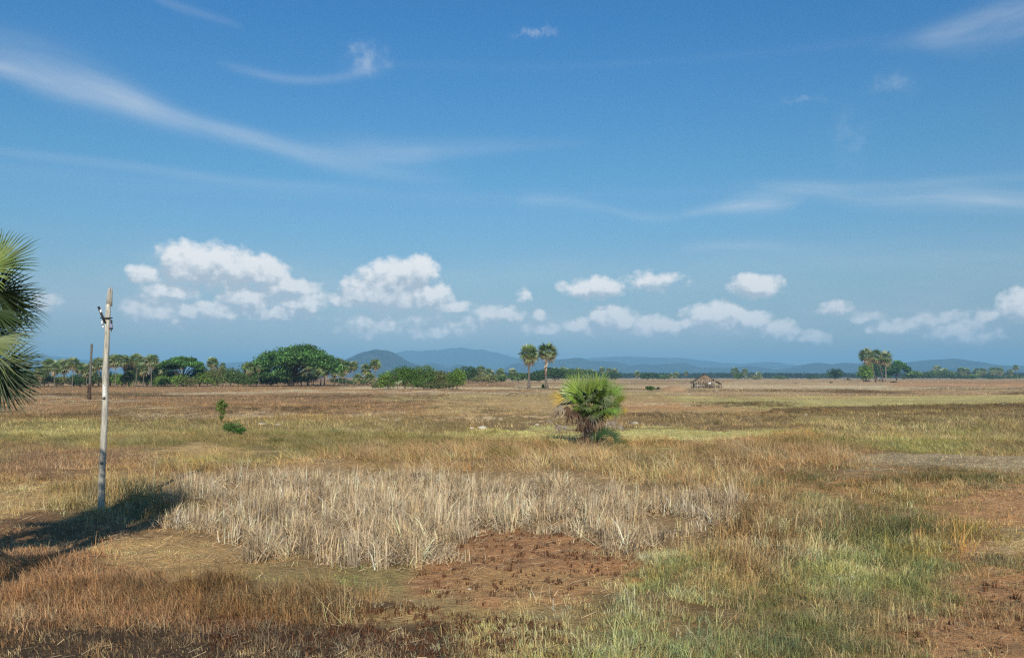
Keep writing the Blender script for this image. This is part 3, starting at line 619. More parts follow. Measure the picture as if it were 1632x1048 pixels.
# ---- bushes and round trees
DK, MD, BR, OL = (.030, .060, .022), (.055, .095, .030), (.085, .150, .028), (.10, .115, .045)
BU = [  # px, base, width px, height px, colour, label, trunk?
 (30, 616.5, 60, 26, MD, 'dark bushes behind the near palm fronds at the left edge', 0), (70, 616.5, 28, 20, DK, 'dark bush at the left end of the palm row', 0),
 (98, 616, 22, 15, OL, 'olive bush under the left palms of the row', 0), (124, 616, 26, 19, DK, 'dark round bush left of the bare palm trunk', 0),
 (148, 616, 24, 24, MD, 'tall bush between the bare trunk and the white pole', 0), (176, 616, 16, 22, DK, 'dark bush right behind the white pole', 0), (194, 616, 28, 19, BR, 'bright green bush right of the white pole', 0),
 (216, 616, 22, 26, DK, 'dark tree under the middle of the palm row', 1), (234, 616, 24, 24, MD, 'green tree under the right part of the palm row', 1), (256, 616, 26, 16, BR, 'bright green bush at the right end of the palm row', 0),
 (262, 615.5, 34, 33, DK, 'dark tree behind the right end of the palm row', 1), (287, 616, 26, 19, BR, 'bright bush before the smaller umbrella tree', 0), (303, 616, 26, 14, OL, 'olive bush under the right side of the smaller umbrella tree', 0),
 (318, 615.5, 26, 28, DK, 'dark tree right of the smaller umbrella tree', 1), (330, 616, 30, 22, BR, 'bright green bush below the lone palm', 0), (346, 616, 30, 28, OL, 'yellowish tree around the lone palm', 1), (367, 616, 34, 27, MD, 'broad green tree between the umbrella trees', 1), (388, 616, 28, 22, MD, 'leafy bush at the left foot of the great umbrella tree', 0),
 (408, 615, 34, 18, OL, 'low olive bush under the left side of the great umbrella tree', 0), (432, 615, 34, 14, MD, 'low bush under the middle of the great umbrella tree', 0), (460, 614.5, 30, 18, OL, 'pale olive bush before the great umbrella tree trunk', 0), (480, 614, 22, 24, OL, 'upright olive shrub beside the pale crowned palm', 0), (545, 613, 30, 10, DK, 'low dark bush at the feet of the thin palms', 0), (572, 613, 16, 10, OL, 'pale round little bush left of the short palms', 0), (592, 613, 30, 8, MD, 'low green growth under the round crowned pair', 0),
 (603, 619, 18, 12, OL, 'thin grey green bush at the left end of the thicket', 0), (618, 620, 26, 28, BR, 'bright rounded bush on the left of the thicket', 0), (645, 621, 44, 37, (.06, .12, .022), 'large full green bush in the middle of the thicket', 0), (675, 620, 34, 37, (.07, .12, .03), 'tall green bush right of the largest one in the thicket', 0), (700, 619, 36, 28, OL, 'greyish olive bush in the right part of the thicket', 0), (728, 620, 27, 33, BR, 'yellow green bush at the right end of the thicket', 0), (690, 620.5, 62, 12, (.07, .09, .035), 'low reedy hedge along the foot of the thicket', 0),
 (746, 610, 22, 24, DK, 'dark round tree right behind the thicket', 1), (768, 610, 32, 13, OL, 'scrub under the palms right of the thicket', 0), (800, 609, 24, 10, MD, 'low scrub under the short lone palm', 0), (826, 609, 26, 14, MD, 'green bush left of the tall straight palm', 0), (859, 609, 30, 17, DK, 'dark bush behind and between the tall pair', 0), (884, 608, 34, 20, DK, 'dark distant tree left behind the small bushy palm', 1), (912, 607, 44, 18, MD, 'distant tree mass behind the small bushy palm', 1), (948, 606, 34, 14, DK, 'distant dark tree behind the small bushy palm on the right', 1), (976, 605.5, 20, 14, DK, 'distant bush at the foot of the three palms', 0),
 (1032, 605, 26, 10, DK, 'distant dark bush right of the lone distant palm', 0), (1056, 604.5, 26, 7, MD, 'low distant scrub left of the thin palms', 0), (1176, 605, 12, 11, MD, 'bush at the foot of the tallest palm right of the hut', 0), (1200, 604.5, 18, 7, OL, 'low distant olive scrub between palms right of the hut', 0), (1245, 604, 20, 5, MD, 'tiny distant scrub on the horizon right of the hut', 0), (1296, 604, 14, 5, DK, 'tiny dark scrub on the horizon left of the far round tree', 0),
 (1331, 605, 22, 16, DK, 'far round tree left of the thatched shelter', 1), (1380.5, 608, 18, 26, BR, 'bright green bush left of the right hand clump', 0), (1397, 606, 26, 30, DK, 'shaded dark tree behind the right hand clump', 1), (1453, 605, 22, 14, MD, 'paler bush right of the wide dark tree', 0), (1472, 604.5, 20, 11, DK, 'distant scrub left of the far right row', 0), (1497, 604.2, 36, 13, MD, 'distant trees under the full crowned far right palm', 1), (1522, 604, 20, 8, DK, 'distant scrub under the second palm gap of the far right row', 0), (1548, 604, 34, 7, MD, 'distant low scrub under the middle of the far right row', 0), (1580, 604, 34, 6, DK, 'distant dark scrub under the right half of the far right row', 0), (1612, 604, 30, 6, MD, 'distant scrub at the right end of the far right row', 0)]
for px, base, w, h, c, lb, tr in BU:
    dd_ = dist_of(base); s_ = dd_ / FX
    n = int(np.clip(w * h * 4.2, 250, 5200)); size = (.62 if dd_ < 420 else .7) * s_ * 1.9
    o = make_bush('tree' if tr else 'bush', (0, 0, 0), w * s_ * (1.28 if base >= 618 else 1.6), h * s_ * (1.1 if base >= 618 else 1.2), np.array(c) * (1.5 if base >= 618 else 1.8) * np.array([1.08, 1, .9]), n, size, d=min(w, 30) * s_, nb=int(np.clip(w * h / 22, 12, 40)), trunk=bool(tr)); put(o, px, base, dd_)
    tag(o, lb, 'tree' if tr else 'bush')
# wide dark tree of the right clump
dd_ = dist_of(606); s_ = dd_ / FX
def umbrella(name, px, base, half, top, low, n, label, cat, seed, holes=(), dist=None, leftlow=0):
    random.seed(seed); dd_ = dist or dist_of(base); s_ = dd_ / FX
    root = empty(name, (0, 0, 0)); Rw, Ht = half * s_, (base - top) * s_; hl = (base - low) * s_
    B = []; limbs = []
    nb = 230 if half > 60 else 95
    for k in range(nb):
        a = random.uniform(0, 6.283); q = math.sqrt(random.random()); x = math.cos(a) * q * Rw * .96; y = math.sin(a) * q * Rw * .75
        u_ = x / Rw - (.24 if half > 60 else 0); u_ = abs(u_) / ((1.24 if u_ < 0 else .76) if half > 60 else 1); u_ = min(1, math.hypot(u_, y / Rw)); zt = hl + (Ht - hl) * (1 - u_ ** 2.1); z = zt - Rw * random.uniform(.03, .16)
        if random.random() < .35: z -= random.uniform(.05, .3) * (zt - hl * .8)
        if leftlow and x < -.05 * Rw and random.random() < .5: z = random.uniform(.22, .75) * Ht * (1 - .35 * abs(x) / Rw)
        r_ = Rw * random.uniform(.10, .18)
        B.append(((x, y, z), (r_ * 1.35, r_ * 1.35, r_ * .5), math.exp(random.gauss(0, .28)))); limbs.append((x, y, z))
    t = MB(); t.tube([[0, 0, 0], [.1, 0, Ht * .12], [-.1, 0, Ht * .26]], [Rw * .055, Rw * .042, Rw * .04], 9, (.075, .06, .05))
    for k in range(26 if half > 60 else 14):
        x, y, z = limbs[k * 2]; t.tube([[0, 0, Ht * .2], [x * .35, y * .35, Ht * .2 + (z - Ht * .2) * .55], [x * .7, y * .7, z * .92], [x, y, z]], [Rw * .022, Rw * .016, Rw * .01, Rw * .004], 6, (.075, .06, .05))
    t.build('trunk', M_BARK, root)
    m_ = MB(); leafcloud(m_, B, n, s_ * 1.9, (.08, .17, .042), .28, flat=.8, shell=.2); m_.build('crown', M_LEAF, root)
    put(root, px, base, dd_); tag(root, label, cat); return root
umbrella('rain_tree', 464, 614, 76, 548, 586, 26000, 'great spreading umbrella shaped rain tree, the largest tree on the horizon', 'tree', 3, dist=dist_of(615.3), leftlow=1)
umbrella('rain_tree', 290, 615, 38, 568, 583, 9000, 'smaller flat topped umbrella tree at the end of the palm row', 'tree', 4, dist=dist_of(616), leftlow=0)
umbrella('spreading_tree', 1429, 606, 21, 575, 590, 6000, 'wide dark spreading tree right beside the right hand palm clump', 'tree', 8, leftlow=1)
random.seed(77)
# coconut-like sapling frond in the thicket
o = make_palm('young_palm', 3.0, 3.0, 11, 12, (0, 0), 0, .12); put(o, 634, 621); tag(o, 'young palm with long arching pale fronds in front of the thicket', 'palm tree')
# distant wood
mb = MB(); n = 26000
dw = rng.uniform(1850, 2500, n); pxw = rng.uniform(775, 1900, n); xw = (pxw - 816) / FX * dw
hw = 6 + 9 * fbm(xw * .02, dw * .004, 4, 5) + 3 * rng.random(n)
zw = hw * rng.random(n) ** .6 - .5
u = nrm_rows(rng.normal(0, 1, (n, 3))); a_ = nrm_rows(np.cross(u, rng.normal(0, 1, (n, 3)))); b_2 = np.cross(u, a_); P = np.stack([xw, dw, zw], 1)
V = np.stack([P - a_ * 2.6, P - b_2 * 1.4, P + a_ * 2.6, P + b_2 * 1.4], 1).reshape(-1, 3); b0 = (np.arange(n) * 4)[:, None]
mb.add(V, np.concatenate([b0 + [0, 1, 2], b0 + [0, 2, 3]]), np.repeat(np.array((.03, .055, .03)) * np.exp(rng.normal(0, .3, n))[:, None], 4, 0))
tag(mb.build('distant_wood', M_LEAF), 'dark blue green wood along the far edge of the plain below the hills', 'wood', kind='stuff')

# ---------------------------------------------------------------- the small bushy palm in front
random.seed(31); rng = np.random.default_rng(31)
bp_ = gpt(940, 712.5); K = 48.5 / FX / 6.55
root = empty('young_palmyra_palm', (bp_.x, bp_.y, gz1(bp_.x, bp_.y) - .03)); root.scale = (1.1,) * 3
tag(root, 'short bushy fan palm with bright green fans and dead leaves round its shaded trunk', 'palm tree')
def L3(cx, cy, dy=0): return np.array([(cx - 530) * K, dy, (930 - cy) * K])
t = MB(); t.tube([L3(520, 940), L3(520, 860), L3(522, 740), L3(528, 620)], [.42, .33, .26, .24], 12, (.045, .035, .028))  # shade under the fans is put into this very dark trunk colour
for k in range(90):
    z = random.uniform(0, 1.55); a = random.uniform(0, 6.28); ro = .3 - .07 * z; q = random.uniform(.12, .3)
    b1 = np.array([-.04 + math.cos(a) * ro * .8, math.sin(a) * ro * .8, z])
    t.tube([b1, b1 + np.array([math.cos(a) * q * .6, math.sin(a) * q * .6, q * .5]), b1 + np.array([math.cos(a) * q, math.sin(a) * q, q * random.uniform(.3, 1.1)])], [.045, .035, .012], 4, random.choice([(.07, .055, .045), (.13, .11, .09), (.22, .2, .18)]))
t.build('trunk', M_BARK, root)
C0 = L3(528, 640)
G1, G2, G3, G4, YL, YG = (.22, .33, .05), (.27, .37, .065), (.13, .21, .04), (.27, .32, .15), (.55, .36, .05), (.42, .42, .07)
FANS = [ # hub crop x,y, depth, direction (x,depth,z), normal, radius m, colour, half angle
 (415, 400, -.25, (-.62, -.15, .8), (.5, -.8, .3), 1.3, G2, 48), (460, 395, .15, (-.3, .1, 1), (.2, -1, .25), 1.2, G1, 55), (515, 425, -.35, (-.12, -.1, 1), (-.2, -1, .2), 1.15, G2, 42),
 (612, 372, -.3, (.28, 0, .95), (.1, -1, .1), 1.05, G1, 72), (560, 400, .35, (.1, .3, 1), (0, -1, .4), 1.3, G3, 90), (690, 395, .3, (.55, .3, .75), (-.3, -.8, .5), 1.0, G1, 85),
 (735, 405, -.15, (.9, -.1, .42), (-.3, -.5, .8), .95, G3, 85), (790, 470, -.2, (.85, -.3, .35), (-.1, -.5, .85), .66, YG, 80), (390, 405, -.35, (-.95, -.2, .25), (-.1, -.85, .5), .98, G4, 60),
 (440, 450, -.4, (-.5, -.5, .3), (0, -.5, .9), .95, G3, 100), (560, 495, -.55, (-.25, -.75, .45), (0, -.5, .9), .9, G3, 110), (600, 440, -.5, (.2, -.8, .6), (0, -.6, .8), .85, G1, 110),
 (650, 480, -.55, (.25, -.6, -.25), (.0, -.85, .5), .75, G4, 90), (755, 540, -.25, (.75, -.4, -.35), (.1, -.7, .7), .72, G3, 100), (700, 510, .3, (.7, .4, .1), (0, -.3, 1), .9, G3, 100),
 (700, 580, -.45, (.3, -.5, -.7), (.2, -.9, .3), .45, YG, 70), (840, 560, -.1, (.7, -.3, -.1), (0, -.6, .8), .36, YL, 60), (295, 452, -.3, (-.93, -.2, .12), (-.1, -.75, .6), .98, YL, 42),
 (480, 520, -.5, (-.5, -.6, -.05), (0, -.6, .8), .7, G4, 90), (350, 440, .4, (-.8, .5, .5), (.2, -.6, .7), 1.0, G3, 90), (450, 380, .6, (-.3, .7, .75), (0, -.7, .7), 1.1, G3, 100), (600, 400, .7, (.3, .7, .7), (0, -.7, .7), 1.1, G3, 100), (520, 420, .9, (0, 1, .3), (0, -.2, 1), 1.0, G3, 110), (370, 500, .5, (-.8, .6, .0), (0, -.2, 1), .9, G3, 100)]
for k in range(16):
    a = random.uniform(0, 6.28); el = R(random.uniform(5, 60)); dv = sph(a, el)
    FANS.append((530 + dv[0] * 110 + random.gauss(0, 20), 470 - dv[2] * 50 + random.gauss(0, 30), dv[1] * .55, dv, (random.gauss(0, .4), -.6, .7), random.uniform(.6, .95), random.choice([G1, G3, G4, G3]), random.uniform(55, 95)))
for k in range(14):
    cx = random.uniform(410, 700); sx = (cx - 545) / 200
    FANS.append((cx, random.uniform(500, 610), random.uniform(-.3, .3), (sx, random.uniform(-.6, .2), random.uniform(-.5, .2)), (0, -.7, .7), random.uniform(.45, .7), (.06, .105, .028), random.uniform(60, 110)))  # inner lower fans coloured darker, painting shade into the crown's interior
for cx, cy in ((420, 500), (470, 545), (530, 520), (590, 550), (650, 535), (700, 560), (740, 500), (380, 470), (610, 500), (500, 470), (670, 450), (560, 580)):
    sx = (cx - 550) / 260; dv = np.array([sx + random.gauss(0, .25), random.uniform(-.8, -.35), random.uniform(-.45, .35)])
    FANS.append((cx + random.gauss(0, 12), cy + random.gauss(0, 14), random.uniform(-.65, -.3), dv, (random.gauss(0, .3), -.6, .8), random.uniform(.5, .78), random.choice([G1, G3, G3, G4, G2]), random.uniform(50, 100)))
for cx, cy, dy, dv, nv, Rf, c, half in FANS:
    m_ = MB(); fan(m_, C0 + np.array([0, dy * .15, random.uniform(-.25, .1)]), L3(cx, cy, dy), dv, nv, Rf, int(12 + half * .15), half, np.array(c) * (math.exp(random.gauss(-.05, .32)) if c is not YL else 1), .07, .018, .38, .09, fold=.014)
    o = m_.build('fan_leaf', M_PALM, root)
    if c is YL: o['label'] = 'yellowing fan leaf'
BRN, GRY = (.13, .08, .055), (.32, .27, .22)
DEADF = [(260, 505, -.3, .42), (320, 520, -.35, .5), (385, 545, -.4, .5), (420, 570, -.3, .4), (470, 600, -.35, .4), (540, 590, -.4, .36), (580, 600, -.3, .36), (620, 650, -.35, .4), (690, 655, -.4, .32), (740, 650, -.3, .3), (230, 560, -.2, .35), (350, 580, .2, .4), (600, 620, .3, .4), (430, 640, -.1, .35), (510, 660, -.3, .4), (660, 700, .1, .3)]
DEADF += [(random.uniform(400, 660), random.uniform(640, 820), random.uniform(-.3, .3), random.uniform(.25, .4)) for _ in range(20)]
for cx, cy, dy, Rf in DEADF:
    m_ = MB(); hub = L3(cx, cy, dy); out_ = np.array([hub[0] * .35, dy * .5, 0])
    fan(m_, C0 + np.array([0, 0, random.uniform(-.5, -.1)]), hub, nrm(out_ + np.array([0, 0, -.9])), (random.gauss(0, .5), -1, .1), Rf * 1.15, 13, 55, random.choice([BRN, GRY, BRN, (.22, .15, .10)]), .35, .014, .5, .3, 1.0, .05, GRY)
    m_.build('dead_leaf', M_DEAD, root)
for pts in (((470, 750, 0), (330, 742, -.3), (225, 712, -.5), (160, 655, -.5)), ((465, 760, 0), (350, 742, -.2), (250, 738, -.3), (150, 700, -.3)), ((460, 800, 0), (400, 798, -.2), (300, 800, -.4), (225, 790, -.5)), ((560, 770, 0), (640, 800, -.2), (830, 800, -.3)), ((560, 730, 0), (700, 700, -.2), (870, 690, -.4)), ((560, 680, 0), (620, 640, -.1), (700, 605, -.2)), ((470, 690, 0), (380, 680, -.1), (290, 690, -.3))):
    m_ = MB(); PP = [L3(x, y, q) for x, y, q in pts]; m_.tube(PP, np.linspace(.024, .012, len(PP)), 5, (.16, .13, .11)); m_.build('leaf_stalk', M_BARK, root)
for cx, cy, dv, Rf, c in ((175, 660, (-.6, -.4, .05), .32, GRY), (215, 690, (.3, -.5, -.5), .4, (.25, .2, .16)), (280, 700, (.2, -.4, -.35), .3, GRY), (215, 735, (.5, -.2, -.1), .22, (.16, .12, .1)), (880, 685, (.6, -.4, .1), .34, (.2, .17, .15)), (800, 700, (.2, -.4, -.4), .3, GRY), (760, 640, (.5, -.2, .4), .3, (.45, .4, .33)), (690, 900, (.3, -.5, -.1), .4, GRY), (620, 905, (.7, -.6, .1), .5, GRY), (705, 930, (.2, -.4, -.7), .35, (.45, .4, .33)), (540, 900, (-.1, -.7, -.6), .3, GRY), (460, 900, (-.4, -.6, -.6), .3, (.3, .26, .22))):
    m_ = MB(); h_ = L3(cx, cy, -.35); fan(m_, h_, h_, dv, (0, -.3, 1), Rf, 11, 50, c, .4, 0, .5, .3, 1.0, .06); m_.build('dead_leaf', M_DEAD, root)
# seedling at its foot
q = gpt(965, 714); sd = empty('palm_seedling', (q.x, q.y, gz1(q.x, q.y) - .02)); sd.scale = (1.3,) * 3; tag(sd, 'small dark green palm seedling at the right foot of the bushy palm', 'palm tree')
K2 = K
for k in range(9):
    a = R(-75 + k * 19 + random.gauss(0, 5)); dv = np.array([math.sin(a) * .9, random.uniform(-.6, .3), math.cos(a) * .8 + .1]); m_ = MB()
    hub = np.array([math.sin(a) * .35, dv[1] * .3, .42 + .25 * math.cos(a)]); fan(m_, (0, 0, 0), hub, dv, (random.gauss(0, .4), -.8, .6), .48, 12, 80, (.05, .10, .035), .06, .01, .3); m_.build('fan_leaf', M_PALM, sd)
m_ = MB(); m_.tube([[0, 0, -.02], [0, 0, .12]], [.05, .03], 6, (.1, .08, .06)); m_.build('stem', M_BARK, sd)
q = gpt(990, 712); sd = empty('palm_seedling', (q.x, q.y, gz1(q.x, q.y) - .02)); tag(sd, 'tiny dark palm sprout right of the larger seedling by the bushy palm', 'palm tree')
for dv in ((-.3, -.4, .8), (.35, -.3, .8), (.7, -.2, .35)):
    m_ = MB(); fan(m_, (0, 0, 0), np.array(dv) * .3, dv, (0, -1, .4), .38, 8, 45, (.06, .11, .035), .05, .01, .3); m_.build('fan_leaf', M_PALM, sd)

# ---------------------------------------------------------------- near palm at the left edge (its crown reaches into the picture)
ND = 15.0
def NP(px, py, dy=0): v = at(px, py, ND); return np.array([v.x, v.y + dy, v.z])
cc = NP(-52, 500); nb_ = (cc[0] - .1, cc[1], gz1(cc[0], ND) - .05)
root = empty('tall_fan_palm', nb_); tag(root, 'near fan palm at the left edge, large stiff fans reaching into view', 'palm tree'); O = np.array(nb_)
t = MB(); Z = np.linspace(0, 1, 10); t.tube(np.stack([.1 * Z, 0 * Z, Z * (cc[2] - nb_[2])], 1), np.linspace(.24, .15, 10), 10, (.13, .11, .09))
for k in range(60):
    z = random.uniform(2.2, 4.9); a = random.uniform(0, 6.28); b1 = np.array([.08 + .15 * math.cos(a), .15 * math.sin(a), z]); t.tube([b1, b1 + np.array([.16 * math.cos(a), .16 * math.sin(a), .22])], [.045, .02], 4, (.16, .12, .09))
t.build('trunk', M_BARK, root)
def nfan(hub, dv, nv, Rf, c, half, nseg, droop=.04, fold=.016, jit=.05, far=False):
    if far and hub[0] + Rf * 1.02 > NP(-14, 500)[0]: hub = hub - np.array([hub[0] + Rf * 1.02 - NP(-14, 500)[0], 0, 0])
    m_ = MB(); fan(m_, cc - O, hub - O, dv, nv, Rf, nseg, half, c, droop, .02, .40, jit, 1.0, fold); return m_.build('fan_leaf', M_PALM, root)
pxm = ND / FX
nfan(NP(-14, 436, -.2), (.75, -.1, .62), (-.25, -.95, .35), 76 * pxm, (.24, .32, .09), 75, 40)
nfan(NP(-26, 462, .35), (.97, .1, -.22), (.12, -.75, -.62), 92 * pxm, (.035, .06, .02), 70, 34)  # unlit back of this fan painted as a very dark green
nfan(NP(-16, 548, -.25), (.93, -.1, -.32), (.25, -.72, .65), 86 * pxm, (.17, .21, .075), 50, 30, .06)
nfan(NP(-18, 572, .15), (.75, .1, -.62), (.4, -.7, .3), 84 * pxm, (.05, .085, .025), 55, 30, .08)  # lower hind fan, shade put into its dark green
for hp, dv_, rr_, cc2 in (((-40, 490), (.9, .2, .1), 84, (.04, .07, .022)), ((-38, 520), (.95, .2, -.2), 70, (.03, .055, .02)), ((-34, 590), (.9, .2, -.35), 80, (.035, .06, .02)), ((-36, 420), (.6, .3, .75), 80, (.07, .12, .035)), ((-30, 600), (.5, .1, -.8), 70, (.06, .09, .03))):  # fans behind, coloured dark to read as shaded leaves
    nfan(NP(*hp, .5), dv_, (.1, -.8, .5), rr_ * pxm, cc2, 85, 32)
for k in range(96):  # unseen leaves, added and hung low to widen the palm's cast shadow
    el = R(random.uniform(-40, 80)); az = random.uniform(R(74), R(286)); d = sph(az, el)
    hub = cc + d * random.uniform(.8, 1.5) + np.array([0, 0, (zo_ := random.choice([0, 0, .5, -.6, -1.4, -2.0]))]) - np.array([.9 if zo_ < -1 else 0, 0, 0]); nv = nrm(np.array([0, 0, 1.]) + rng.normal(0, .4, 3))
    nfan(hub, d, nv, random.uniform(.85, 1.05), random.choice([(.1, .17, .05), (.13, .2, .06), (.16, .21, .08)]), 115, 26, far=True)

# ---------------------------------------------------------------- weathered pole with bracket and insulators
pb = gpt(161, 816); pd = pb.y; s = pd / FX
root = empty('utility_pole', (pb.x, pb.y, gz1(pb.x, pb.y) - .05)); tag(root, 'weathered whitish wooden pole with a slanted bracket and white insulators', 'pole')
def PL(px, py, dy=0): return np.array([(px - 161) * s, dy, (816 - py) * s + .05])
mb = MB(); pts = [(161, 822), (161.3, 760), (162, 700), (163, 640), (163.6, 600), (164.3, 560), (164.8, 530), (165, 505), (165.5, 490)]
rad = np.array([5.3, 5.1, 4.9, 4.7, 4.45, 4.2, 4.0, 3.85, 3.75]) * s
P = np.array([PL(*q) for q in pts]); ti = np.linspace(0, 1, 40); Pf = np.stack([np.interp(ti, np.linspace(0, 1, len(P)), P[:, k]) for k in range(3)], 1); rf = np.interp(ti, np.linspace(0, 1, len(P)), rad) * (1 + .035 * rng.normal(0, 1, 40)); Pf[:, 0] += .012 * np.cumsum(rng.normal(0, 1, 40)) * .35
colp = np.repeat(np.array([(.52, .49, .41)]) * (1 + .25 * (rng.random(40) - .5))[:, None], 14, 0); lowm = np.repeat(np.clip((np.linspace(0, 1, 40)), 0, 1), 14)[:, None]
colp = colp * (.75 + .4 * lowm)
mb.tube(Pf, rf, 14, colp)
# split, broken top: a tall sliver on the right, a shorter one on the left
mb.tube([PL(164.2, 491), PL(164.3, 478), PL(164.6, 468), PL(165.2, 464)], np.array([3.6, 3.2, 2.4, 1.4]) * s, 8, (.44, .42, .36)); mb.tube([PL(167.6, 493), PL(168, 478), PL(168.6, 468), PL(169, 461)], np.array([2.6, 2.0, 1.4, .5]) * s, 7, (.36, .34, .30))
for py, a in ((640, 4.5), (742, 4.75)): mb.tube([PL(161.5 + (816 - py) * .012, py, -.08), PL(161.5 + (816 - py) * .012 + (a - 4.9) * 4, py - 1, -.16)], [.04, .028], 7, (.25, .22, .18))
mb.build('post', M_POLE, root, True)
M_WHT = plain('chipped_white_paint', (.78, .78, .74), .8); M_IRON = plain('dark_iron', (.03, .03, .032), .6); M_CER = plain('white_ceramic', (.8, .8, .8), .2); M_CERB = plain('grey_violet_ceramic', (.28, .28, .42), .25)
mb = MB(); npt = 9
for i in range(22):      # chipped paint skin on the camera and sun side
    y0 = 618 + i * 1.15; y1 = y0 + 1.15; hw0 = 3.6 * (1 if 2 < i < 16 else .55) + random.gauss(0, .35); r0 = 4.95 * s
    A = np.linspace(-1.75 - .1 * random.random(), -1.75 + hw0 / 5.4 * 1.5, npt)
    for k in range(npt - 1):
        f = lambda a_, py: PL(163.0 + (620 - py) * .012, py) + np.array([math.cos(a_ - .35) * r0, math.sin(a_ - .35) * r0, 0])
        mb.quad(f(A[k], y1), f(A[k + 1], y1), f(A[k + 1], y0), f(A[k], y0))
mb.build('white_paint_patch', M_WHT, root)
br = MB(); A, B_ = PL(150.2, 494.5, -.1), PL(161.2, 520.5, -.1); dv = B_ - A
br.tube([A, B_], .028, 4); br.tube([A + [.035, 0, 0], B_ + [.035, 0, 0]], .016, 4); ob = br.build('bracket', M_IRON, root)
br = MB(); ring = [PL(164.9, 512.5) + np.array([math.cos(a) * 5.3 * s, math.sin(a) * 5.3 * s, math.sin(a) * .02]) for a in np.linspace(0, 6.283, 18)]; br.tube(ring, .014, 5); br.tube([PL(153.5, 512.8, -.1), PL(169.5, 512.2, -.12)], .012, 5); br.build('clamp_band', M_IRON, root)
def insul(px, py, mat, dy=-.12, sc=1.0):
    m_ = MB(); c = PL(px, py, dy); m_.tube([c + np.array([0, 0, z]) * sc for z in (-.05, -.035, -.02, 0, .015, .03, .045, .052)], np.array([.024, .036, .026, .038, .028, .034, .024, .008]) * sc, 12)
    m_.build('insulator', mat, root, True)
insul(155.3, 501.6, M_CER); insul(157.8, 519.8, M_CER); insul(159.6, 526.2, M_CER, sc=.8); insul(172.6, 525.5, M_CERB, sc=1.3)
m_ = MB(); m_.tube([PL(157, 503.5, -.1), PL(155.3, 504.5, -.12)], .016, 5); m_.tube([PL(160, 523, -.1), PL(158, 524.2, -.12)], .018, 5); m_.tube([PL(168, 529, -.05), PL(173.8, 529.5, -.1)], .026, 6); m_.tube([PL(173, 523, -.1), PL(173.4, 529, -.1)], .013, 5); m_.tube([PL(169.6, 516, 0), PL(171, 521, -.05)], .026, 6); m_.tube([PL(170, 530, 0), PL(169.6, 534, 0)], .012, 5); m_.build('pin_bolts', M_IRON, root)
# ---- bare trunk standing behind
dd_ = dist_of(637); s = dd_ / FX; q = gpt(142, 637); root = empty('bare_palm_trunk', (q.x, q.y, gz1(q.x, q.y) - .05)); tag(root, 'dark bare palm trunk without a crown, flaky at its foot, behind the white pole', 'dead tree')
f = lambda px, py: np.array([(px - 142) * s, 0, (637 - py) * s])
m_ = MB(); Z = np.linspace(0, 1, 24); PT = np.array([f(142 + 1.8 * z, 637 - 89 * z) for z in Z]); m_.tube(PT, np.where(Z < .3, 2.7 - 1.6 * Z, 1.75 - .05 * Z) * s * (1 + .06 * rng.normal(0, 1, 24)), 10, np.where((Z < .3)[:, None], np.array([[.09, .06, .045]]), np.array([[.15, .14, .12]])).repeat(10, 0)); m_.build('trunk', M_BARK, root)
m_ = MB()
for k in range(70):
    a = random.uniform(0, 6.28); z = random.uniform(0, 2.6); r_ = 2.3 * s; b1 = np.array([math.cos(a) * r_, math.sin(a) * r_, z]); m_.tube([b1, b1 + np.array([math.cos(a) * .1, math.sin(a) * .1, .22 * random.choice([-1, 1])])], [.07, .03], 4, (.10, .06, .045))
m_.build('flaking_bark', M_BARK, root)

# ---------------------------------------------------------------- thatched hut
q = gpt(1122, 618.8); K3 = q.y / FX; root = empty('thatched_hut', (q.x, q.y, gz1(q.x, q.y)), R(-6)); tag(root, 'ramshackle open sided hut with a thatched gable roof in the field', 'hut')
hx = lambda px: (px - 1122) * K3
hz = lambda py: (619 - py) * K3
TH, TH2, WD, PLK = np.array((.12, .10, .075)), np.array((.27, .20, .14)), (.17, .14, .105), (.30, .26, .21)
D0, D1 = -3.0, 3.2
def slab(mb, x0, z0, x1, z1, y0, y1, col, n=16, th=.22):
    for i in range(n):
        for j in range(14):
            ya = y0 + (y1 - y0) * j / 14; yb = y0 + (y1 - y0) * (j + 1) / 14 + .05; fa, fb = i / n, (i + 1.25) / n
            c = np.array(col) * math.exp(random.gauss(0, .22)); l0 = random.uniform(0, .10); l1 = random.uniform(-.02, .05) + (.15 * random.random() if i == n - 1 else 0)
            A = np.array([x0 + (x1 - x0) * fa, ya, z0 + (z1 - z0) * fa + l0]); B = np.array([x0 + (x1 - x0) * fb, ya, z0 + (z1 - z0) * fb + l1]); C_ = B + [0, yb - ya, 0]; D_ = A + [0, yb - ya, 0]
            dn = np.array([0, 0, -th]); V = [A, B, C_, D_, A + dn, B + dn, C_ + dn, D_ + dn]
            mb.add(V, [[0, 1, 2], [0, 2, 3], [4, 6, 5], [4, 7, 6], [0, 4, 5], [0, 5, 1], [1, 5, 6], [1, 6, 2], [2, 6, 7], [2, 7, 3], [3, 7, 4], [3, 4, 0]], c)
m_ = MB(); slab(m_, hx(1122), hz(597), hx(1102.5), hz(609.5), D0, D1, TH); slab(m_, hx(1122), hz(597), hx(1138.5), hz(606), D0, D1, TH); slab(m_, hx(1137.5), hz(606), hx(1148.5), hz(611.5), D0 + .6, D1, TH * .8, 8)
m_.tube([[0, D0 - .15, hz(596.6)], [0, D1 + .1, hz(596.6)]], .16, 6, TH); m_.build('roof', M_THATCH, root)
m_ = MB()
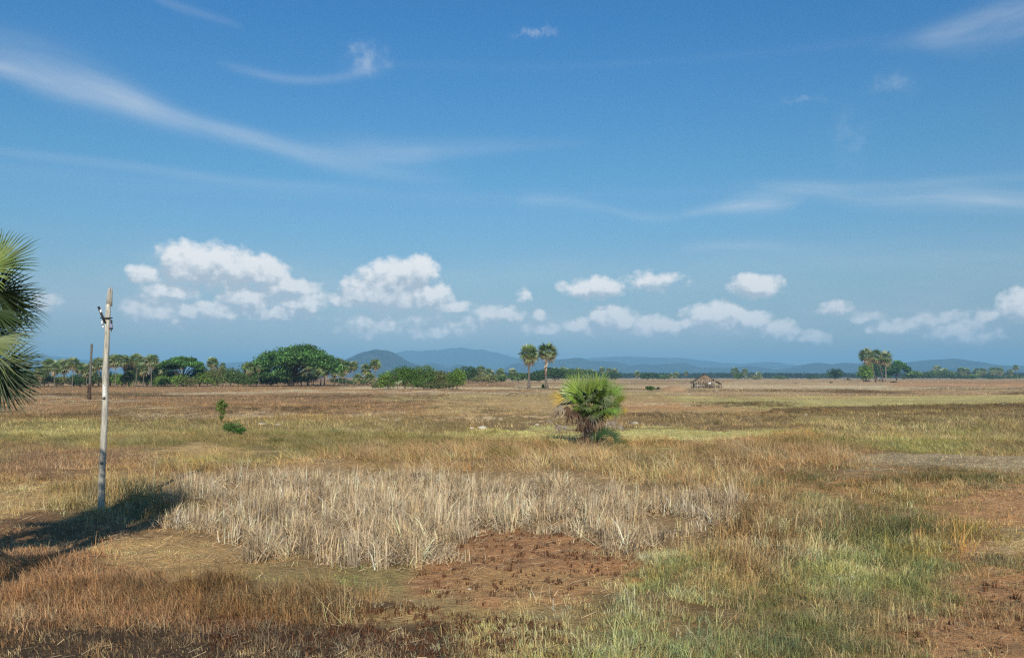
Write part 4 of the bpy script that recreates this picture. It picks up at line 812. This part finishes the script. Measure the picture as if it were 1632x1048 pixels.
for k in range(150):
    z = random.uniform(hz(609), hz(598.5)); f_ = (hz(597.5) - z) / (hz(597) - hz(609)); xa = hx(1122) - 15 * K3 * f_; xb = hx(1122) + 18 * K3 * f_
    if z < hz(606.5): xa = hx(1113)
    x = random.uniform(xa, xb); w_ = random.uniform(.25, .8); m_.box((x, D0 + .1 + random.uniform(-.05, .05), z), (w_, .04, random.uniform(.14, .34)), Matrix.Rotation(random.gauss(0, .25), 3, 'Y'), TH2 * math.exp(random.gauss(0, .25)))
m_.build('gable_thatch', M_THATCH, root)
for px, top, y in ((1106.5, 608, D0), (1122.8, 606, D0), (1137, 605, D0), (1147.5, 611, D0 + .7), (1101.3, 612, D0 + .5), (1106.5, 608, D1), (1122.8, 600, D1), (1137, 605, D1), (1147.5, 611, D1), (1113.5, 606, 0), (1131, 606, 0)):
    m_ = MB(); m_.tube([[hx(px), y, -.3], [hx(px) + random.gauss(0, .05), y, hz(top)]], [.11, .09], 7, WD if px not in (1106.5, 1137) else PLK); m_.build('post', M_BARK, root)
def wall(x0, x1, zl, zh, y, gap, col, ver=True):
    m_ = MB(); x = hx(x0)
    while x < hx(x1):
        w_ = random.uniform(.14, .26)
        if random.random() > gap: m_.box((x + w_ / 2, y + random.uniform(-.02, .02), (hz(zl) + hz(zh)) / 2 + random.gauss(0, .05)), (w_ * .9, .04, (hz(zh) - hz(zl)) * random.uniform(.85, 1.05)), Matrix.Rotation(random.gauss(0, .06), 3, 'Y'), np.array(col) * math.exp(random.gauss(0, .2)))
        x += w_
    m_.build('plank_wall', M_BARK, root)
wall(1107, 1120, 617, 612.3, D0 + .08, .05, PLK); wall(1123, 1137, 618.5, 610, D0 + .06, .2, WD); wall(1138, 1147, 618, 613, D0 + .8, .35, WD); wall(1107, 1137, 618, 610, D1 - .1, .25, WD)
m_ = MB(); m_.box((hx(1120), .1, hz(616.4)), (36 * K3, 5.4, .12), None, WD); m_.build('floor_platform', M_BARK, root)
m_ = MB()
for a, b in (((1100, 612, D0 - .02), (1122, 612, D0 - .02)), ((1100, 617, D0), (1122, 617, D0)), ((1122, 613, D0 - .1), (1149, 616, D0 + .3)), ((1124, 610, D0 - .05), (1131, 613, D0 - .1)), ((1102, 609.8, D0), (1122, 597.6, D0)), ((1122, 597.6, D0), (1139, 606.3, D0))):
    m_.tube([[hx(a[0]), a[2], hz(a[1])], [hx(b[0]), b[2], hz(b[1])]], .07, 5, WD)
m_.build('rails', M_BARK, root)
m_ = MB(); c = np.array([hx(1129), D0 - .05, hz(611.5)])
for k in range(5): m_.quad(c + [k * .16 - .4, random.gauss(0, .04), .25 + .1 * k], c + [k * .16 - .24, random.gauss(0, .04), .33 + .1 * k], c + [k * .16 - .24, -.05, -.25 + .05 * k], c + [k * .16 - .4, -.05, -.3 + .05 * k], (.75, .74, .7))
o = m_.build('hanging_cloth', M_DEAD); o.parent = None; o.matrix_world = root.matrix_basis.copy(); tag(o, 'pale cloth hung on the front rail of the hut', 'cloth')
# ---- small shelter far right
q = gpt(1350, 606.3); K4 = q.y / FX; root = empty('thatched_shelter', (q.x, q.y, gz1(q.x, q.y))); tag(root, 'small pale thatched shelter with two sloping roof halves on the far plain', 'hut')
m_ = MB(); slab(m_, -5 * K4, .2, -1.5 * K4, 4.6 * K4, -2, 2, (.42, .38, .3), 8, .25); slab(m_, -1.5 * K4, 4.6 * K4, 2 * K4, 1.2 * K4, -2, 2, (.30, .26, .2), 8, .25); slab(m_, 1 * K4, 5.4 * K4, 8 * K4, .6 * K4, 1, 4.5, (.34, .30, .23), 8, .25); m_.build('roof', M_THATCH, root)
for x in (-4, -1.5, 1, 2.5):
    m_ = MB(); m_.tube([[x * K4, -1.8, -.2], [x * K4, -1.8, (1.2 if x != -1.5 else 4.4) * K4]], .15, 6, WD); m_.build('post', M_BARK, root)
# ---- dark brush heaps, stump near the right clump
def heap(px, py, w, h, col, lb, name='brush_heap', cat='brush heap'):
    q = gpt(px, py); k_ = q.y / FX; m_ = MB(); leafcloud(m_, [((random.uniform(-.3, .3) * w * k_, random.gauss(0, .4), h * k_ * .4), (w * k_ * .28, 1.2, h * k_ * .5), 1) for _ in range(6)], 900, k_ * .35, col, .3); o = m_.build(name, M_DEAD); o.location = (q.x, q.y, gz1(q.x, q.y)); tag(o, lb, cat)
heap(1381, 607.6, 12, 2.4, (.035, .028, .024), 'flat dark brush heap left of the right hand palm clump'); heap(1424, 609.4, 13, 2.4, (.06, .05, .04), 'dark brown brush heap right of the right hand palm clump'); heap(1402, 606.8, 3.5, 2.2, (.05, .03, .03), 'little dark heap between the trunks of the right hand clump')
heap(1268, 611.3, 8, 1.6, (.10, .06, .05), 'low reddish brush heap on the plain right of the hut'); heap(1325, 610.3, 4, 2, (.06, .05, .04), 'small dark heap on the plain below the thatched shelter')
q = gpt(1389.7, 608.3); k_ = q.y / FX; root = empty('tree_stump', (q.x, q.y, gz1(q.x, q.y))); m_ = MB(); m_.tube([[0, 0, -.2], [0, 0, 2 * k_], [-.3 * k_, 0, 5.4 * k_]], [1.1 * k_, .8 * k_, .6 * k_], 8, (.42, .38, .3)); m_.build('trunk', M_BARK, root); m_ = MB(); m_.tube([[0, 0, 3.4 * k_], [.9 * k_, 0, 4.6 * k_]], [.35 * k_, .15 * k_], 6, (.42, .38, .3)); m_.build('branch', M_BARK, root); tag(root, 'pale dead stump left of the palm trunks in the right hand clump', 'stump')
# ---- earth mound left of the hut
q = gpt(1072, 622); k_ = q.y / FX; gxm, gym = np.meshgrid(np.linspace(-1, 1, 40), np.linspace(-1, 1, 30)); rr = gxm ** 2 + gym ** 2
zz_ = np.clip(1 - rr, 0, 1) ** 1.3 * 6.5 * k_ * (.85 + .4 * fbm(gxm * 3, gym * 3, 3, 7)) - .1; V = np.stack([gxm.ravel() * 23 * k_, gym.ravel() * 14, zz_.ravel()], 1); ix = np.arange(1200).reshape(30, 40); a, b, c, e = ix[:-1, :-1].ravel(), ix[:-1, 1:].ravel(), ix[1:, 1:].ravel(), ix[1:, :-1].ravel()
tag(tri_mesh('dirt_mound', V, np.concatenate([np.stack([a, b, c], 1), np.stack([a, c, e], 1)]), M_GROUND, C=np.tile(lin((182, 150, 116)) * GA, (1200, 1)), smooth=True, loc=(q.x, q.y, gz1(q.x, q.y))), kind='structure')
for (px, py, w, h, c, n, lb) in ((1036, 622, 17, 8, (.08, .15, .03), 900, 'green weedy bush between the small bushy palm and the dirt mound'), (1049, 621, 6, 5, (.07, .10, .035), 250, 'little dark weed left of the dirt mound'),
        (371, 698, 34, 24, (.10, .18, .045), 1500, 'low leafy green shrub in the grass below the sapling'), (382, 699, 22, 11, (.06, .15, .03), 900, 'flat bright green weed at the right foot of the leafy shrub')):
    q = gpt(px, py); s_ = q.y / FX; o = make_bush('shrub', (q.x, q.y, gz1(q.x, q.y)), w * s_, h * s_, c, n, max(.05, s_ * .9), nb=14); tag(o, lb, 'shrub')
# sapling
q = gpt(352, 676); s_ = q.y / FX; root = empty('sapling', (q.x, q.y, gz1(q.x, q.y) - .03)); tag(root, 'thin yellow green sapling standing alone in the left field', 'sapling')
m_ = MB(); m_.tube([[0, 0, 0], [.1 * s_, 0, 14 * s_], [1 * s_, 0, 36 * s_]], [.035, .025, .012], 5, (.2, .17, .12))
BL = [((1 * s_, 0, 35 * s_), (7 * s_, .3, 4 * s_), 1.1), ((6 * s_, 0, 29 * s_), (5 * s_, .3, 4 * s_), .9), ((-4 * s_, 0, 23 * s_), (6 * s_, .3, 4 * s_), 1), ((3 * s_, 0, 17 * s_), (5 * s_, .3, 4 * s_), .8), ((-3 * s_, 0, 31 * s_), (5 * s_, .3, 4 * s_), 1.2)]
for c, r_, _ in BL: m_.tube([[0, 0, c[2] * .6], c], [.018, .008], 4, (.2, .17, .12))
m_.build('trunk', M_BARK, root); m_ = MB(); leafcloud(m_, BL + [((0, 0, 10 * s_), (4 * s_, .3, 5 * s_), .9), ((1 * s_, 0, 27 * s_), (7 * s_, .4, 8 * s_), 1)], 800, .085, (.15, .20, .045), .3, shell=.05); m_.build('foliage', M_LEAF, root)
# stones
M_STONE = leaf_mat('pale_stone', 0, .9, noise=.3, nscale=9, spec=.2)
import bmesh
for px, py, w, lb in ((769, 686, 13, 'larger pale stone on the bank left of the bushy palm'), (752, 687, 6, 'smaller pale stone beside the larger one left of the bushy palm'), (856, 679, 6, 'small pale stone on the bank nearest the left of the bushy palm'), (1372, 813, 11, 'pale rounded stone in the grass on the right'), (1318, 811, 6, 'small pale stone left of the rounded stone on the right'), (1284, 661, 6, 'small white stone on the dark bank right of the bushy palm'), (1098, 628, 3.5, 'tiny white stone in front of the hut on the left'), (1141.5, 623, 3.5, 'tiny white stone in front of the hut on the right'), (417, 677, 12, 'flat pale stone right of the sapling'), (443, 677, 9, 'smaller flat pale stone farther right of the sapling'), (1598, 648, 7, 'pale stone on the bank at the far right'), (748, 942, 5, 'small white pebble stone at the edge of the red soil'), (1012, 676, 9, 'whitish stone just behind the bushy palm on its right')):
    q = gpt(px, py); s_ = q.y / FX; bm = bmesh.new(); bmesh.ops.create_icosphere(bm, subdivisions=3, radius=1); sx, sy, sz = w * s_ / 2 * 1.15, w * s_ / 2, w * s_ / 2 * (.55 if 'flat' not in lb else .3); off = random.random() * 50
    for v in bm.verts:
        n_ = float(fbm(np.array([v.co.x * 1.3 + off]), np.array([v.co.y * 1.3 + v.co.z * 1.7]), 3, 5)[0]); v.co *= .75 + .5 * n_; v.co = Vector((v.co.x * sx, v.co.y * sy, v.co.z * sz + sz * .7))
    bm.faces.ensure_lookup_table(); V = [v.co[:] for v in bm.verts]; T = [[v.index for v in f.verts] for f in bm.faces]; bm.free()
    tag(tri_mesh('stone', V, T, M_STONE, C=np.tile((.55, .50, .40), (len(V), 1)), loc=(q.x, q.y, gz1(q.x, q.y))), lb, 'stone')
# ---------------------------------------------------------------- hills
def hill_mat(name, c1, c2, sc):
    m, nt = new_mat(name); N = nt.nodes; L = nt.links
    out = N.new('ShaderNodeOutputMaterial'); geo = N.new('ShaderNodeNewGeometry'); p = N.new('ShaderNodeBsdfPrincipled')
    a = N.new('ShaderNodeTexNoise'); a.inputs['Scale'].default_value = sc; a.inputs['Detail'].default_value = 8; a.inputs['Roughness'].default_value = .65; L.new(geo.outputs['Position'], a.inputs['Vector'])
    r = N.new('ShaderNodeValToRGB'); r.color_ramp.elements[0].position = .42; r.color_ramp.elements[0].color = (*c1, 1); r.color_ramp.elements[1].position = .68; r.color_ramp.elements[1].color = (*c2, 1)
    L.new(a.outputs['Fac'], r.inputs[0]); L.new(r.outputs[0], p.inputs['Base Color']); p.inputs['Roughness'].default_value = .95; p.inputs['Specular IOR Level'].default_value = .05
    b = N.new('ShaderNodeBump'); b.inputs['Strength'].default_value = .6; b.inputs['Distance'].default_value = 12; L.new(a.outputs['Fac'], b.inputs['Height']); L.new(b.outputs[0], p.inputs['Normal'])
    L.new(p.outputs[0], out.inputs['Surface']); return m
M_HILL = hill_mat('wooded_hillside', (.018, .034, .024), (.085, .075, .055), .006)
M_HILLF = hill_mat('far_wooded_hillside', (.025, .04, .03), (.05, .055, .045), .002)
def hills(name, ridge, D, depth, mat, seed, rough=.18):
    P = np.array([(v.x, v.z) for v in (at(px, py, D) for px, py in ridge)])
    n = int(min(420, (P[-1, 0] - P[0, 0]) / (D * .0011))); xs = np.linspace(P[0, 0], P[-1, 0], n); t = np.linspace(-1, 1, 46)
    hr = np.interp(xs, P[:, 0], np.maximum(P[:, 1], 0)); hr = hr * (1 + .07 * (fbm(xs / D * 120, xs * 0, 4, seed) - .5))
    XX, TT = np.meshgrid(xs, t); HR = np.tile(hr, (46, 1))
    rid = 1 - np.abs(fbm(XX / (D * .02), TT * 1.6 + 3, 5, seed + 3) - .5) * 2 
    prof = np.clip(np.cos(TT * np.pi / 2), 0, 1) ** 1.15
    Zr = HR * prof * (1 - rough * 3 * (1 - prof) * (1 - rid + .2)) - 3
    V = np.stack([XX.ravel(), (D + TT * depth + 0 * XX).ravel(), Zr.ravel()], 1); ix = np.arange(46 * n).reshape(46, n)
    a, b, c, e = ix[:-1, :-1].ravel(), ix[:-1, 1:].ravel(), ix[1:, 1:].ravel(), ix[1:, :-1].ravel()
    tag(tri_mesh(name, V, np.concatenate([np.stack([a, b, c], 1), np.stack([a, c, e], 1)]), mat, smooth=True), kind='structure')
hills('hill', [(490,603),(520,596),(550,576),(565,567),(580,560),(598,556.5),(615,557),(625,560),(640,569),(655,578),(675,583),(700,588),(740,596),(790,603)], 6500, 900, M_HILL, 1)
hills('hills', [(640,603),(668,590),(682,578.5),(692,577),(702,580),(715,585),(728,580),(738,580),(755,586),(800,588),(812,581),(822,578),(840,579),(870,575),(886,573),(900,571.5),(915,569),(928,570),(940,575),(955,574),(985,576),(1003,582),(1020,579.5),(1040,580),(1068,579),(1086,577.5),(1094,580),(1110,586),(1140,584),(1160,586),(1185,582.5),(1200,583),(1225,588),(1245,589),(1275,582),(1300,577.5),(1325,580),(1345,577),(1365,579),(1385,577),(1410,581),(1430,580),(1460,575),(1490,571.5),(1515,571),(1540,575),(1570,580),(1600,582),(1650,583),(1720,590),(1800,596),(1900,603)], 9000, 1200, M_HILL, 11)
hills('foothills', [(820,603),(900,597),(1000,593),(1100,596),(1180,598),(1300,594),(1420,590),(1520,587),(1620,590),(1700,594),(1850,603)], 6800, 700, M_HILL, 15)
hills('distant_hills', [(540,603),(600,575),(632,562),(650,558),(672,559),(700,557),(735,553),(770,557),(800,563),(830,572),(870,573),(905,571),(930,572),(960,569),(1000,567.5),(1040,569),(1080,570),(1120,574),(1150,578),(1180,579),(1225,576),(1260,581),(1320,590),(1400,603)], 14000, 2000, M_HILLF, 21, .1)
hills('left_hills', [(-200,603),(-100,585),(0,573),(50,570),(80,567),(100,568),(125,572),(160,576),(230,582),(330,580),(395,576),(450,584),(520,596),(580,603)], 12500, 1500, M_HILLF, 31, .1)

# ---------------------------------------------------------------- haze
def haze():
    X, Y0, Y1, Z0, Z1 = 25500, -25500, 25500, -4.0, 530.0
    bm = bmesh.new(); bmesh.ops.create_cube(bm, size=1)
    for v in bm.verts: v.co = Vector((v.co.x * 2 * X, v.co.y * (Y1 - Y0), Z0 if v.co.z < 0 else Z1))
    me = bpy.data.meshes.new('haze'); bm.to_mesh(me); bm.free(); o = bpy.data.objects.new('haze', me); COL.objects.link(o)
    m, nt = new_mat('haze_air'); out = nt.nodes.new('ShaderNodeOutputMaterial'); v = nt.nodes.new('ShaderNodeVolumePrincipled')
    v.inputs['Density'].default_value = HAZE_D; v.inputs['Color'].default_value = (*HAZE_C, 1); v.inputs['Anisotropy'].default_value = -.10
    nt.links.new(v.outputs[0], out.inputs['Volume']); me.materials.append(m)
    tag(o, 'pale blue haze in the air over the whole plain', 'haze', kind='stuff')
HAZE_D, HAZE_C = 1.25e-4, (.35, .71, 1.0)
haze()

# ---------------------------------------------------------------- sun and sky
EL, AZ = R(27), math.atan2(.11, -.994)
sd_ = Vector((math.sin(AZ) * math.cos(EL), math.cos(AZ) * math.cos(EL), math.sin(EL)))
ld = bpy.data.lights.new('sun', 'SUN'); ld.energy = 5.0; ld.angle = R(.53); ld.color = (1, .92, .80)
lo = bpy.data.objects.new('sun', ld); COL.objects.link(lo); lo.rotation_euler = (-sd_).to_track_quat('-Z', 'Y').to_euler(); lo.location = (0, 0, 60)

w = bpy.data.worlds.new('World'); SC.world = w; w.use_nodes = True; nt = w.node_tree; nt.nodes.clear()
N, L = nt.nodes, nt.links
class S:                                        # tiny expression helper
    def __init__(s, o): s.o = o
def _in(node, i, v):
    if isinstance(v, S): node.id_data.links.new(v.o, node.inputs[i])
    elif v is not None: node.inputs[i].default_value = v
def ma(nt, op, a, b=None, c=None, clamp=False):
    q = nt.nodes.new('ShaderNodeMath'); q.operation = op; q.use_clamp = clamp; _in(q, 0, a); _in(q, 1, b); _in(q, 2, c); return S(q.outputs[0])
def vm_(nt, op, a, b=None, c=None):
    q = nt.nodes.new('ShaderNodeVectorMath'); q.operation = op; _in(q, 0, a); _in(q, 1, b)
    if c is not None: _in(q, 2, c)
    return S(q.outputs['Value'] if op in ('DOT_PRODUCT', 'LENGTH') else q.outputs[0])
def noise(nt, v, sc, det=5, ro=.55, color=False):
    q = nt.nodes.new('ShaderNodeTexNoise'); q.inputs['Scale'].default_value = sc; q.inputs['Detail'].default_value = det; q.inputs['Roughness'].default_value = ro
    _in(q, 'Vector', v); return S(q.outputs['Color'] if color else q.outputs['Fac'])
def mrange(nt, v, a, b, c, d, sm=True):
    q = nt.nodes.new('ShaderNodeMapRange'); q.interpolation_type = 'SMOOTHSTEP' if sm else 'LINEAR'; _in(q, 0, v)
    for i, x in enumerate((a, b, c, d)): q.inputs[i + 1].default_value = x
    return S(q.outputs[0])
def azel(px, py):
    d = ray(px, py).normalized(); return math.atan2(d.x, d.y), math.asin(d.z)
BLOBS = [(300,420,40,23,1),(345,424,50,26,1),(400,432,44,19,1),(428,438,26,15,1),(229,436,19,11,.7),(268,464,34,10,.75),(455,458,40,12,.85),(395,474,36,16,.9),(480,480,32,15,.8),(246,494,36,18,.8),(340,496,62,12,.75),(430,500,60,9,.7),(270,510,40,10,.45),
 (622,442,40,22,1),(664,432,26,18,1.05),(598,466,46,20,1),(550,478,24,10,.8),(690,474,24,18,1),(725,487,24,8,.8),(640,472,52,18,.9),
 (600,522,46,16,.55),(700,526,52,13,.5),(795,500,32,12,.7),(861,501,12,8,.6),(860,523,26,9,.6),(650,505,60,9,.4),(755,515,30,8,.4),
 (945,459,43,13,1),(1208,456,30,14,1.05),(1040,450,36,11,.45),(975,508,32,17,.9),(930,521,26,10,.65),(1045,521,34,15,.85),(1142,506,42,19,1.05),(1108,514,24,10,.8),(1196,512,26,14,.9),(1242,528,28,12,.7),(1300,537,20,9,.65),(990,528,60,7,.4),
 (1328,490,20,8,.5),(1430,522,34,10,.55),(1530,528,46,15,.7),(1500,508,40,7,.45),(1626,489,22,18,.9),(1580,500,18,8,.6),(1380,505,20,6,.35),(75,480,14,12,.4),(834,470,8,7,.35)]
grp = bpy.data.node_groups.new('cumulus', 'ShaderNodeTree'); grp.interface.new_socket('P', in_out='INPUT', socket_type='NodeSocketVector'); grp.interface.new_socket('D', in_out='OUTPUT', socket_type='NodeSocketFloat')
gi, go = grp.nodes.new('NodeGroupInput'), grp.nodes.new('NodeGroupOutput'); P0 = S(gi.outputs[0])
wv = vm_(grp, 'SUBTRACT', noise(grp, P0, 34, 3, .6, True), (.5, .5, .5)); P1 = vm_(grp, 'MULTIPLY_ADD', wv, (.022, .016, 0), P0)
acc = None
for px, py, rx, ry, wt in BLOBS:
    a, e = azel(px, py); rx_, ry_ = rx / FX * 1.25, ry / FX * 1.35
    q = vm_(grp, 'MULTIPLY_ADD', P1, (1 / rx_, 1 / ry_, 0), (-a / rx_, -e / ry_, 0)); r2 = vm_(grp, 'DOT_PRODUCT', q, q); v = ma(grp, 'MULTIPLY_ADD', r2, -wt * .8, wt)
    if acc is None: acc = v
    else:
        acc = ma(grp, 'SMOOTH_MAX', acc, v, .25)
n1 = noise(grp, vm_(grp, 'MULTIPLY', P0, (1, 1.25, 1)), 75, 6, .58)
vo = grp.nodes.new('ShaderNodeTexVoronoi'); vo.feature = 'SMOOTH_F1'; vo.inputs['Scale'].default_value = 85; vo.inputs['Smoothness'].default_value = .35
grp.links.new(vm_(grp, 'MULTIPLY_ADD', wv, (.012, .012, 0), P0).o, vo.inputs['Vector'])
pf = ma(grp, 'MULTIPLY_ADD', S(vo.outputs['Distance']), -.45, .20)
dn = ma(grp, 'ADD', ma(grp, 'MULTIPLY_ADD', ma(grp, 'SUBTRACT', n1, .5), 1.25, acc), pf)
grp.links.new(dn.o, go.inputs[0])

tc = N.new('ShaderNodeTexCoord'); D = S(tc.outputs['Generated']); sx = N.new('ShaderNodeSeparateXYZ'); L.new(D.o, sx.inputs[0])
az = ma(nt, 'ARCTAN2', S(sx.outputs[0]), S(sx.outputs[1])); el = ma(nt, 'ARCSINE', S(sx.outputs[2]))
cx = N.new('ShaderNodeCombineXYZ'); L.new(az.o, cx.inputs[0]); L.new(el.o, cx.inputs[1]); P = S(cx.outputs[0])
def dens(Pv):
    g = N.new('ShaderNodeGroup'); g.node_tree = grp; _in(g, 0, Pv); return S(g.outputs[0])
d0 = dens(P); d1 = dens(vm_(nt, 'ADD', P, (.004, .012, 0))); 
sky = N.new('ShaderNodeTexSky'); sky.sky_type = 'NISHITA'; sky.sun_disc = False; sky.sun_elevation = EL; sky.sun_rotation = AZ; sky.altitude = 0; sky.air_density = 1.0; sky.dust_density = .6; sky.ozone_density = 2.0
# graded to the camera's blue
tint = N.new('ShaderNodeValToRGB'); cr = tint.color_ramp
ST = [(0.0, (.62, .60, .70)), (.10, (.66, .75, .79)), (.18, (.52, .82, .96)), (.24, (.42, .84, 1.02)), (.40, (.26, .79, 1.18)), (1.0, (.28, .8, 1.25))]
SKYT = ST
while len(cr.elements) < len(SKYT): cr.elements.new(.5)
for e_, (p_, c_) in zip(cr.elements, SKYT): e_.position = p_; e_.color = (*[v * .5 for v in c_], 1)
L.new(el.o, tint.inputs[0])
skc = vm_(nt, 'MULTIPLY', S(sky.outputs[0]), S(tint.outputs[0])); skc = vm_(nt, 'MULTIPLY', skc, (2 * SKYG,) * 3) if False else vm_(nt, 'MULTIPLY', skc, (2.0, 2.0, 2.0))
# high thin cloud: streaks along curved lines
def fcurve(pts, inp):
    q = N.new('ShaderNodeFloatCurve'); c = q.mapping.curves[0]
    while len(c.points) < len(pts): c.points.new(.5, .5)
    for k, (x, y) in enumerate(pts): c.points[k].location = (x, y)
    q.mapping.use_clip = False; q.mapping.extend = 'HORIZONTAL'; q.mapping.update(); _in(q, 1, inp); return S(q.outputs[0])
AZN = ma(nt, 'MULTIPLY_ADD', az, 1 / 1.3, .5)        # azimuth -0.65..0.65 -> 0..1
def streak(line, wid, amp, sx_, sy_, wamp=.7):
    pc = []; pw = []; pa = []
    for (px, py), w_, a_ in zip(line, wid, amp):
        A, E = azel(px, py); u = A / 1.3 + .5; pc.append((u, E / .7)); pw.append((u, w_ * .85 / FX * 10)); pa.append((u, a_ * .85))
    c = ma(nt, 'MULTIPLY', fcurve(pc, AZN), .7); w_ = ma(nt, 'MULTIPLY', fcurve(pw, AZN), .1); a_ = ma(nt, 'MAXIMUM', fcurve(pa, AZN), 0.0)
    v = ma(nt, 'SUBTRACT', el, c); q = ma(nt, 'DIVIDE', v, w_); g = ma(nt, 'EXPONENT', ma(nt, 'MULTIPLY', ma(nt, 'MULTIPLY', q, q), -1.0))
    cc = N.new('ShaderNodeCombineXYZ'); _in(cc, 0, ma(nt, 'MULTIPLY', az, sx_)); _in(cc, 1, ma(nt, 'MULTIPLY', v, sy_)); _in(cc, 2, float(sx_))
    n = mrange(nt, noise(nt, S(cc.outputs[0]), 1, 6, .6), .25, .75, 1 - wamp, 1 + wamp, False)
    return ma(nt, 'MULTIPLY', ma(nt, 'MULTIPLY', g, a_), n)
ss = [streak([(-250,60),(0,108),(90,135),(200,160),(300,195),(420,226),(540,260),(650,278),(760,290)], [12,14,22,24,17,15,17,20,24], [0,.34,.30,.30,.30,.26,.18,.10,0], 9, 60, .5),
      streak([(-60,60),(0,75),(100,105),(180,140),(260,180),(330,205)], [20,26,30,26,20,14], [.12,.14,.14,.16,.08,0], 8, 60),
      streak([(-100,225),(0,240),(200,264),(400,290),(520,296),(640,306)], [6,8,9,9,9,9], [.05,.08,.11,.10,.07,0], 8, 80, .5),
      streak([(430,240),(540,238),(640,243),(720,238),(860,230),(960,226)], [22,24,20,18,12,10], [0,.12,.22,.12,.06,0], 8, 60, .5),
      streak([(1080,340),(1140,332),(1200,324),(1240,322),(1290,312)], [7,11,17,16,10], [0,.22,.33,.24,0], 10, 90),
      streak([(1200,300),(1290,303),(1390,318),(1500,315),(1632,322),(1800,330)], [10,13,15,17,14,14], [0,.16,.17,.30,.40,.2], 8, 90, .7),
      streak([(1150,290),(1300,295),(1400,296),(1500,290),(1632,284)], [8,9,9,9,10], [0,.08,.12,.1,.08], 12, 90),
      streak([(340,98),(400,114),(460,125),(530,125),(580,112),(620,100)], [6,8,8,8,12,8], [0,.10,.14,.12,.1,0], 12, 90),
      streak([(1380,80),(1450,66),(1520,56),(1600,34),(1700,10)], [8,14,24,34,40], [0,.09,.19,.18,.15], 12, 50),
      streak([(240,-6),(270,6),(320,22),(360,34),(390,44)], [5,8,8,7,5], [0,.09,.08,.06,0], 12, 90),
      streak([(820,320),(900,322),(960,332),(1040,346),(1120,336)], [14,13,9,9,9], [0,.14,.10,.10,0], 10, 80),
      streak([(1080,395),(1180,390),(1260,393),(1350,400)], [8,10,9,8], [0,.14,.08,0], 10, 80),
      streak([(650,440),(800,436),(1000,430),(1300,415),(1632,420)], [14,22,26,30,40], [0,.10,.08,.10,.14], 6, 40)]
ci = ss[0]
for q in ss[1:]: ci = ma(nt, 'ADD', ci, q)
for px, py, rx, ry, a_ in ((585,95,28,20,.27),(851,53,26,5,.26),(868,46,14,4,.14),(1430,135,26,16,.13),(1275,160,28,5,.16),(1355,220,22,40,.07)):
    A, E = azel(px, py); wv2 = vm_(nt, 'MULTIPLY_ADD', vm_(nt, 'SUBTRACT', noise(nt, P, 55, 4, .6, True), (.5, .5, .5)), (.05, .03, 0), P)
    q = vm_(nt, 'MULTIPLY_ADD', wv2, (FX / rx, FX / ry, 0), (-A * FX / rx, -E * FX / ry, 0)); g = ma(nt, 'EXPONENT', ma(nt, 'MULTIPLY', vm_(nt, 'DOT_PRODUCT', q, q), -1.2))
    ci = ma(nt, 'ADD', ci, ma(nt, 'MULTIPLY', g, ma(nt, 'MULTIPLY', mrange(nt, noise(nt, P, 60, 5, .55), .3, .72, .1, 1.3), a_)))
for px, py, rx, ry, a_ in ((360,470,150,42,.26),(650,490,115,42,.24),(840,512,90,22,.2),(1080,520,170,22,.22),(1500,522,130,20,.22),(600,535,420,24,.16),(260,440,60,40,.12)):
    A, E = azel(px, py); q = vm_(nt, 'MULTIPLY_ADD', P, (FX / rx, FX / ry, 0), (-A * FX / rx, -E * FX / ry, 0)); g = ma(nt, 'EXPONENT', ma(nt, 'MULTIPLY', vm_(nt, 'DOT_PRODUCT', q, q), -1.0))
    ci = ma(nt, 'ADD', ci, ma(nt, 'MULTIPLY', g, ma(nt, 'MULTIPLY', mrange(nt, noise(nt, vm_(nt, 'MULTIPLY', P, (1, 2.2, 1)), 22, 5, .55), .3, .7, .35, 1.2), a_)))
ci = ma(nt, 'MINIMUM', ci, .8)
def mixc(f, a, b):
    q = N.new('ShaderNodeMix'); q.data_type = 'RGBA'; q.clamp_factor = True; _in(q, 0, f); _in(q, 6, a); _in(q, 7, b); return S(q.outputs[2])
c1 = mixc(ci, skc, (8.3, 8.6, 8.8, 1))
al = ma(nt, 'MULTIPLY', mrange(nt, d0, -.2, .62, 0, 1), mrange(nt, el, .0, .05, .6, 1.0))
sh = ma(nt, 'MULTIPLY_ADD', ma(nt, 'SUBTRACT', d0, d1), 1.5, .40, True)
cc_ = mixc(sh, (5.7, 6.1, 6.5, 1), (11.6, 11.0, 10.4, 1))
c2 = mixc(ma(nt, 'MULTIPLY', al, .93), c1, cc_)
# broad faint veil low down between the clouds
vl = ma(nt, 'MULTIPLY', mrange(nt, noise(nt, vm_(nt, 'MULTIPLY', P, (5, 22, 1)), 1, 5, .55), .40, .72, 0, .35), ma(nt, 'MULTIPLY', mrange(nt, el, .0, .03, 0, 1), mrange(nt, el, .05, .17, 1, 0)))
c3 = mixc(vl, c2, (6.3, 6.5, 7.0, 1))
bg = N.new('ShaderNodeBackground'); bg.inputs['Strength'].default_value = .1; L.new(c3.o, bg.inputs['Color'])
wo = N.new('ShaderNodeOutputWorld'); L.new(bg.outputs[0], wo.inputs['Surface'])
w.cycles.sampling_method = 'MANUAL'; w.cycles.sample_map_resolution = 512

SC.view_settings.view_transform = 'Standard'; SC.view_settings.look = 'None'; SC.view_settings.exposure = 0; SC.view_settings.gamma = 1
SC.cycles.use_denoising = False; SC.cycles.filter_width = 1.3; SC.cycles.volume_bounces = 0; SC.cycles.max_bounces = 5; SC.cycles.diffuse_bounces = 2; SC.cycles.transmission_bounces = 3; SC.cycles.transparent_max_bounces = 4
